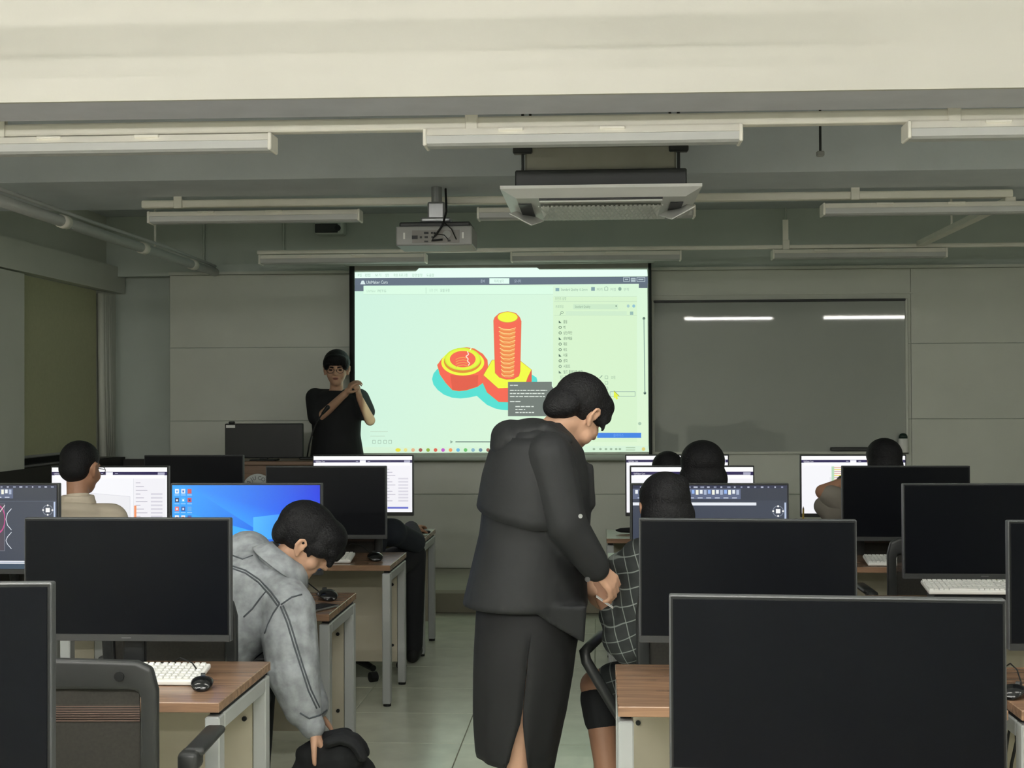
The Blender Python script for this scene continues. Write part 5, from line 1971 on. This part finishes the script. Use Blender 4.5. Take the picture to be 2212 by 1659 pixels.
# ------------------------------------------------------------------ seated people farther away
def seated(label, headpx, top, Y, lean=(0, 0.06), skin=SKIND, shirt=BLKTEE, hair='short', voxel=0.011, shw=0.19, fwd=(0, 1, -0.1), arms=None, sleeves='long', hscale=1.0, seat=0.56, tuck=1.0):
    """faces the front wall; headpx = pixel x of the head centre, top = pixel y of the hair top"""
    c = P(headpx, top, Y)
    hz = c.z - 0.125 * hscale
    t_ = thing('person', label, 'person', (c.x, Y, 0))
    global O
    O = Vector(t_.location)
    h = Head(Vector((c.x, Y, hz)), fwd, (0, 0, 1), hscale)
    nk = Vector((c.x - lean[0] * 0.3, Y - 0.04, hz - 0.15))
    pe = Vector((c.x - lean[0], Y - lean[1] - 0.05, seat))
    chs = pe.lerp(nk, 0.68) + Vector((0, -0.02, 0))
    J_ = dict(pelvis=pe, chest=chs, neck=nk, shL=nk + Vector((-shw, -0.01, -0.095)), shR=nk + Vector((shw, -0.01, -0.095)))
    J_['hipL'] = pe + Vector((-0.10, 0.02, -0.02))
    J_['hipR'] = pe + Vector((0.10, 0.02, -0.02))
    J_['knL'] = J_['hipL'] + Vector((-0.03, 0.42, -0.02))
    J_['knR'] = J_['hipR'] + Vector((0.03, 0.42, -0.02))
    J_['anL'] = Vector((J_['knL'].x, J_['knL'].y + 0.02, 0.10))
    J_['anR'] = Vector((J_['knR'].x, J_['knR'].y + 0.02, 0.10))
    for s, k_ in (('L', -1), ('R', 1)):
        J_['el' + s] = J_['sh' + s] + Vector((k_ * 0.06 * tuck, 0.12, -0.25))
        J_['wr' + s] = Vector((J_['sh' + s].x - k_ * 0.02, J_['el' + s].y + 0.24, max(0.765, J_['el' + s].z + 0.01)))
    hands = [dict(wrist=J_['wrL'], d=(0.1, 1, -0.05), n=(0, 0, -1), side=-1, curl=0.25), dict(wrist=J_['wrR'], d=(-0.1, 1, -0.05), n=(0, 0, -1), side=1, curl=0.25)]
    if arms:
        J_.update(arms[0])
        hands = arms[1]
    loc(body(J_, t_, h, skin, voxel, hands=hands))
    sl = {'long': ('uaL', 'uaR', 'faL', 'faR'), 'short': ()}[sleeves]
    fs_ = [lambda m_: torso(m_, J_, 0.022, flare=0.01), lambda m_: limbs(m_, J_, sl, 0.022)]
    if sleeves == 'short':
        for s in 'LR':
            fs_.append(lambda m_, s=s: m_.cap(J_['sh' + s], 0.078, Vector(J_['sh' + s]).lerp(Vector(J_['el' + s]), 0.72), 0.066))
    loc(cloth(fs_, 'shirt', shirt, t_, voxel, 5))
    loc(cloth([lambda m_: limbs(m_, J_, ('thL', 'thR', 'snL', 'snR'), 0.020), lambda m_: m_.cap(J_['hipL'], 0.11, J_['hipR'], 0.11)], 'trousers', JEANS, t_, 0.014, 4))
    hb = MB()
    if hair == 'short':
        h.ell(hb, (0, -0.016, 0.046), (0.082, 0.098, 0.082))
        h.ell(hb, (0, -0.05, 0.0), (0.072, 0.062, 0.066))
    elif hair == 'bob':
        h.ell(hb, (0, -0.018, 0.040), (0.098, 0.108, 0.092))
        h.ell(hb, (0, -0.035, -0.04), (0.108, 0.085, 0.09))
        h.ell(hb, (0, -0.03, -0.11), (0.112, 0.075, 0.08))
    else:
        h.ell(hb, (0, -0.016, 0.040), (0.096, 0.105, 0.090))
        h.ell(hb, (0, -0.04, -0.02), (0.095, 0.075, 0.085))
        h.ell(hb, (0, 0.05, 0.05), (0.08, 0.06, 0.05))
    loc(melt(hb, 'hair', HAIR, t_, voxel * 0.8, 4))
    shoes(J_, t_)
    for o_ in [c_ for c_ in t_.children if c_.name.startswith('shoe')]:
        loc(o_)
    return t_, h, J_


t_, h_, J_ = seated('short-haired man in a beige shirt and glasses before a white screen', 175, 953, 6.62, shirt=SHIRT, fwd=(0.28, 0.95, -0.12), hscale=1.08, voxel=0.009, shw=0.165)
o = h_.glasses(t_)
loc(o)
mb = MB()
nk = J_['neck']
for k_ in range(12):
    a0_, a1_ = 2 * math.pi * k_ / 12, 2 * math.pi * (k_ + 1) / 12
    mb.cap(nk + Vector((0.074 * math.cos(a0_), 0.072 * math.sin(a0_) - 0.005, -0.012)), 0.016, nk + Vector((0.074 * math.cos(a1_), 0.072 * math.sin(a1_) - 0.005, -0.012)), 0.016)
    mb.cap(nk + Vector((0.070 * math.cos(a0_), 0.068 * math.sin(a0_) - 0.005, 0.015)), 0.013, nk + Vector((0.070 * math.cos(a1_), 0.068 * math.sin(a1_) - 0.005, 0.015)), 0.013)
loc(melt(mb, 'collar', SHIRT, t_, 0.008, 3))
seated('person with a large dome of black hair before a white screen, right of the aisle', 1517, 954, 6.45, shirt=BLKTEE, hair='bob', hscale=1.06, shw=0.16, tuck=0)
seated('person whose small dark head top shows before the farthest white screen', 1442, 976, 7.95, shirt=NAVY, hair='cap', hscale=0.95, shw=0.12, tuck=-0.6)
# person with the raised elbow
Yk = 7.85
K = lambda x, y, dy=0.0: P(x, y, Yk) + Vector((0, dy, 0))
arms = (dict(elL=K(1776, 1062, -0.02), wrL=K(1840, 1036, 0.02)), [dict(wrist=K(1840, 1040, 0.10), d=(0.9, 0.3, 0.2), n=(0, 0.8, 0), side=1, curl=0.6),
        dict(wrist=K(1960, 1150, 0.3), d=(0, 1, 0), n=(0, 0, -1), side=1, curl=0.2)])
t_, h_, J_ = seated('person with a raised bare forearm and grey sleeve below the whiteboard', 1909, 948, Yk, shirt=GREYSH, hair='cap', hscale=1.05, arms=arms, sleeves='short', voxel=0.010)
mb = MB()
sL = Vector(J_['shL'])
mb.cap(sL, 0.085, K(1800, 1106, 0.0), 0.076)
mb.cap(K(1800, 1106, 0.0), 0.076, K(1780, 1094, 0.0), 0.058)
loc(melt(mb, 'sleeve', GREYSH, t_, 0.009, 4))
wp = K(1818, 1045, 0.005)
loc(MB().tube([wp + Vector((-0.012, 0, 0.004)), wp + Vector((0.012, 0.01, -0.004))], 0.043, 16).build('wristwatch', BLACKP, t_, True))
# person in navy on the far left, bent over the desk
Yn = 8.02
N_ = lambda x, y, dy=0.0: P(x, y, Yn) + Vector((0, dy, 0))
arms = (dict(shR=N_(848, 1150), elR=N_(886, 1180, 0.22), wrR=Vector((-1.15, 8.52, 0.765)), shL=N_(700, 1150), elL=N_(690, 1200, 0.2), wrL=N_(720, 1170, 0.5), knR=N_(878, 1210, 0.30), anR=Vector((N_(882, 1300).x, Yn + 0.20, 0.10)), hipR=N_(800, 1235, -0.05)),
        [dict(wrist=Vector((-1.148, 8.54, 0.762)), d=(0.25, 0.95, 0.10), n=(0, 0, -1), side=1, curl=0.3), dict(wrist=N_(720, 1170, 0.5), d=(0, 1, 0), n=(0, 0, -1), side=-1, curl=0.3)])
seated('person in a dark navy jacket at the farthest left desk, hidden behind a monitor', 770, 1030, Yn, shirt=NAVY, hair='cap', arms=arms, lean=(0, 0.2), voxel=0.010)

# ------------------------------------------------------------------ the presenter
YT = 10.95
G = lambda x, y, dy=0.0: P(x, y, YT) + Vector((0, dy, 0))
tp = thing('person', 'presenter in a black t-shirt and glasses with raised hands beside the projection', 'person', (G(728, 900).x, YT, ZP))
O = Vector(tp.location)
hdt = Head(G(727, 799), (0.10, -0.98, -0.06), (0, 0, 1), 1.17)
# facing us: his right arm is at the viewer's left
J = dict(pelvis=Vector((O.x, YT, ZP + 0.93)), chest=G(726, 880), neck=G(727, 838), shR=G(681, 859), shL=G(776, 861), hiplat=(-1, 0, 0),
         elR=G(692, 906, -0.10), wrR=G(756, 852, -0.24), elL=G(802, 908, -0.06), wrL=G(788, 864, -0.20),
         hipL=Vector((O.x + 0.10, YT, ZP + 0.88)), hipR=Vector((O.x - 0.10, YT, ZP + 0.88)), knL=Vector((O.x + 0.11, YT, ZP + 0.48)), knR=Vector((O.x - 0.11, YT, ZP + 0.48)),
         anL=Vector((O.x + 0.12, YT + 0.02, ZP + 0.09)), anR=Vector((O.x - 0.12, YT + 0.02, ZP + 0.09)), toe=(0, -1, 0))
loc(body(J, tp, hdt, SKIN, 0.008, hands=[dict(wrist=G(760, 849, -0.24), d=(0.55, -0.25, 0.75), n=(0.6, 0.3, -0.3), side=1, curl=0.7), dict(wrist=G(786, 860, -0.20), d=(-0.15, -0.25, 0.9), n=(-0.8, 0.2, 0), side=1, curl=0.8)]))
loc(cloth([lambda m_: torso(m_, J, 0.030, flare=0.02, sh=False), lambda m_: m_.cap(Vector(J['shR']) + Vector((0.04, 0, 0)), 0.072, Vector(J['shL']) - Vector((0.04, 0, 0)), 0.072), lambda m_: m_.cap(J['shR'], 0.080, Vector(J['shR']).lerp(Vector(J['elR']), 0.85), 0.080),
           lambda m_: m_.cap(J['shL'], 0.082, Vector(J['shL']).lerp(Vector(J['elL']), 0.60), 0.076)], 't_shirt', BLKTEE, tp, 0.010, 5))
loc(cloth([lambda m_: limbs(m_, J, ('thL', 'thR', 'snL', 'snR'), 0.025), lambda m_: m_.cap(J['hipL'], 0.11, J['hipR'], 0.11), lambda m_: m_.cap(J['pelvis'], 0.13, J['hipL'], 0.1)], 'trousers', JEANS, tp, 0.014, 4))
n0 = len(tp.children)
for s in 'LR':
    a = Vector(J['an' + s])
    m_ = MB()
    m_.cap(Vector((a.x, a.y + 0.03, ZP + 0.045)), 0.044, Vector((a.x, a.y - 0.16, ZP + 0.042)), 0.040)
    loc(melt(m_, 'shoe', RUBBER, tp, 0.012, 3))
pre = set(tp.children)
hdt.face(tp)
hdt.glasses(tp)
for c_ in set(tp.children) - pre:
    loc(c_)
mb = MB()
hdt.ell(mb, (0, -0.020, 0.050), (0.092, 0.104, 0.092))
hdt.ell(mb, (0, 0.062, 0.074), (0.076, 0.042, 0.036))
hdt.ell(mb, (0.062, 0.030, 0.045), (0.028, 0.045, 0.048))
hdt.ell(mb, (-0.062, 0.030, 0.045), (0.028, 0.045, 0.048))
for k_ in range(-3, 4):
    mb.cap(hdt.p(k_ * 0.02, 0.088 - abs(k_) * 0.006, 0.068), 0.016, hdt.p(k_ * 0.021, 0.094 - abs(k_) * 0.007, 0.036), 0.008)
loc(melt(mb, 'hair', HAIR, tp, 0.007, 3))

# grey cloth and pencil on the desk below the coloured monitor
pc_ = P(1745, 1115, 8.3)
t = thing('pencil', 'yellow pencil standing upright on the desk below the coloured monitor', 'pencil', (pc_.x, 8.50, DZ))
MB().tube([(0, 0, 0), (0.003, 0, 0.17)], 0.006, 6).build('shaft', YELLOW, t)
MB().tube([(0.003, 0, 0.17), (0.0032, 0, 0.185)], [0.006, 0.001], 6).build('tip', PODWOOD, t)
MB().tube([(0, 0, 0), (0, 0, 0.06)], 0.03, 16).build('cup', GREYP, t)
O = Vector((P(1770, 1120, 8.45).x, 8.45, DZ))
t = thing('folded_jacket', 'rumpled grey jacket lying on the desk left of the raised elbow', 'jacket', tuple(O))
mb = MB()
mb.ell((-0.08, 0, 0.05), (0.10, 0.08, 0.052))
mb.ell((0.06, 0.01, 0.04), (0.10, 0.09, 0.042))
mb.ell((-0.14, 0.0, 0.07), (0.045, 0.05, 0.05))
melt(mb, 'cloth', GREYSH, t, 0.01, 3)
# cables hanging below the right desk
mb = MB()
cA = P(2190, 1545, 4.3)
mb.tube([P(2192, 1545, 4.32), P(2196, 1600, 4.32), P(2185, 1650, 4.32), P(2178, 1720, 4.32)], 0.005, 8)
mb.tube([P(2172, 1560, 4.32), P(2185, 1552, 4.32), P(2178, 1590, 4.32), P(2170, 1650, 4.32), P(2172, 1740, 4.32)], 0.004, 8)
tag(mb.build('hanging_cable', RUBBER, None, True), 'black cables hanging below the desk at the right edge', 'cable')
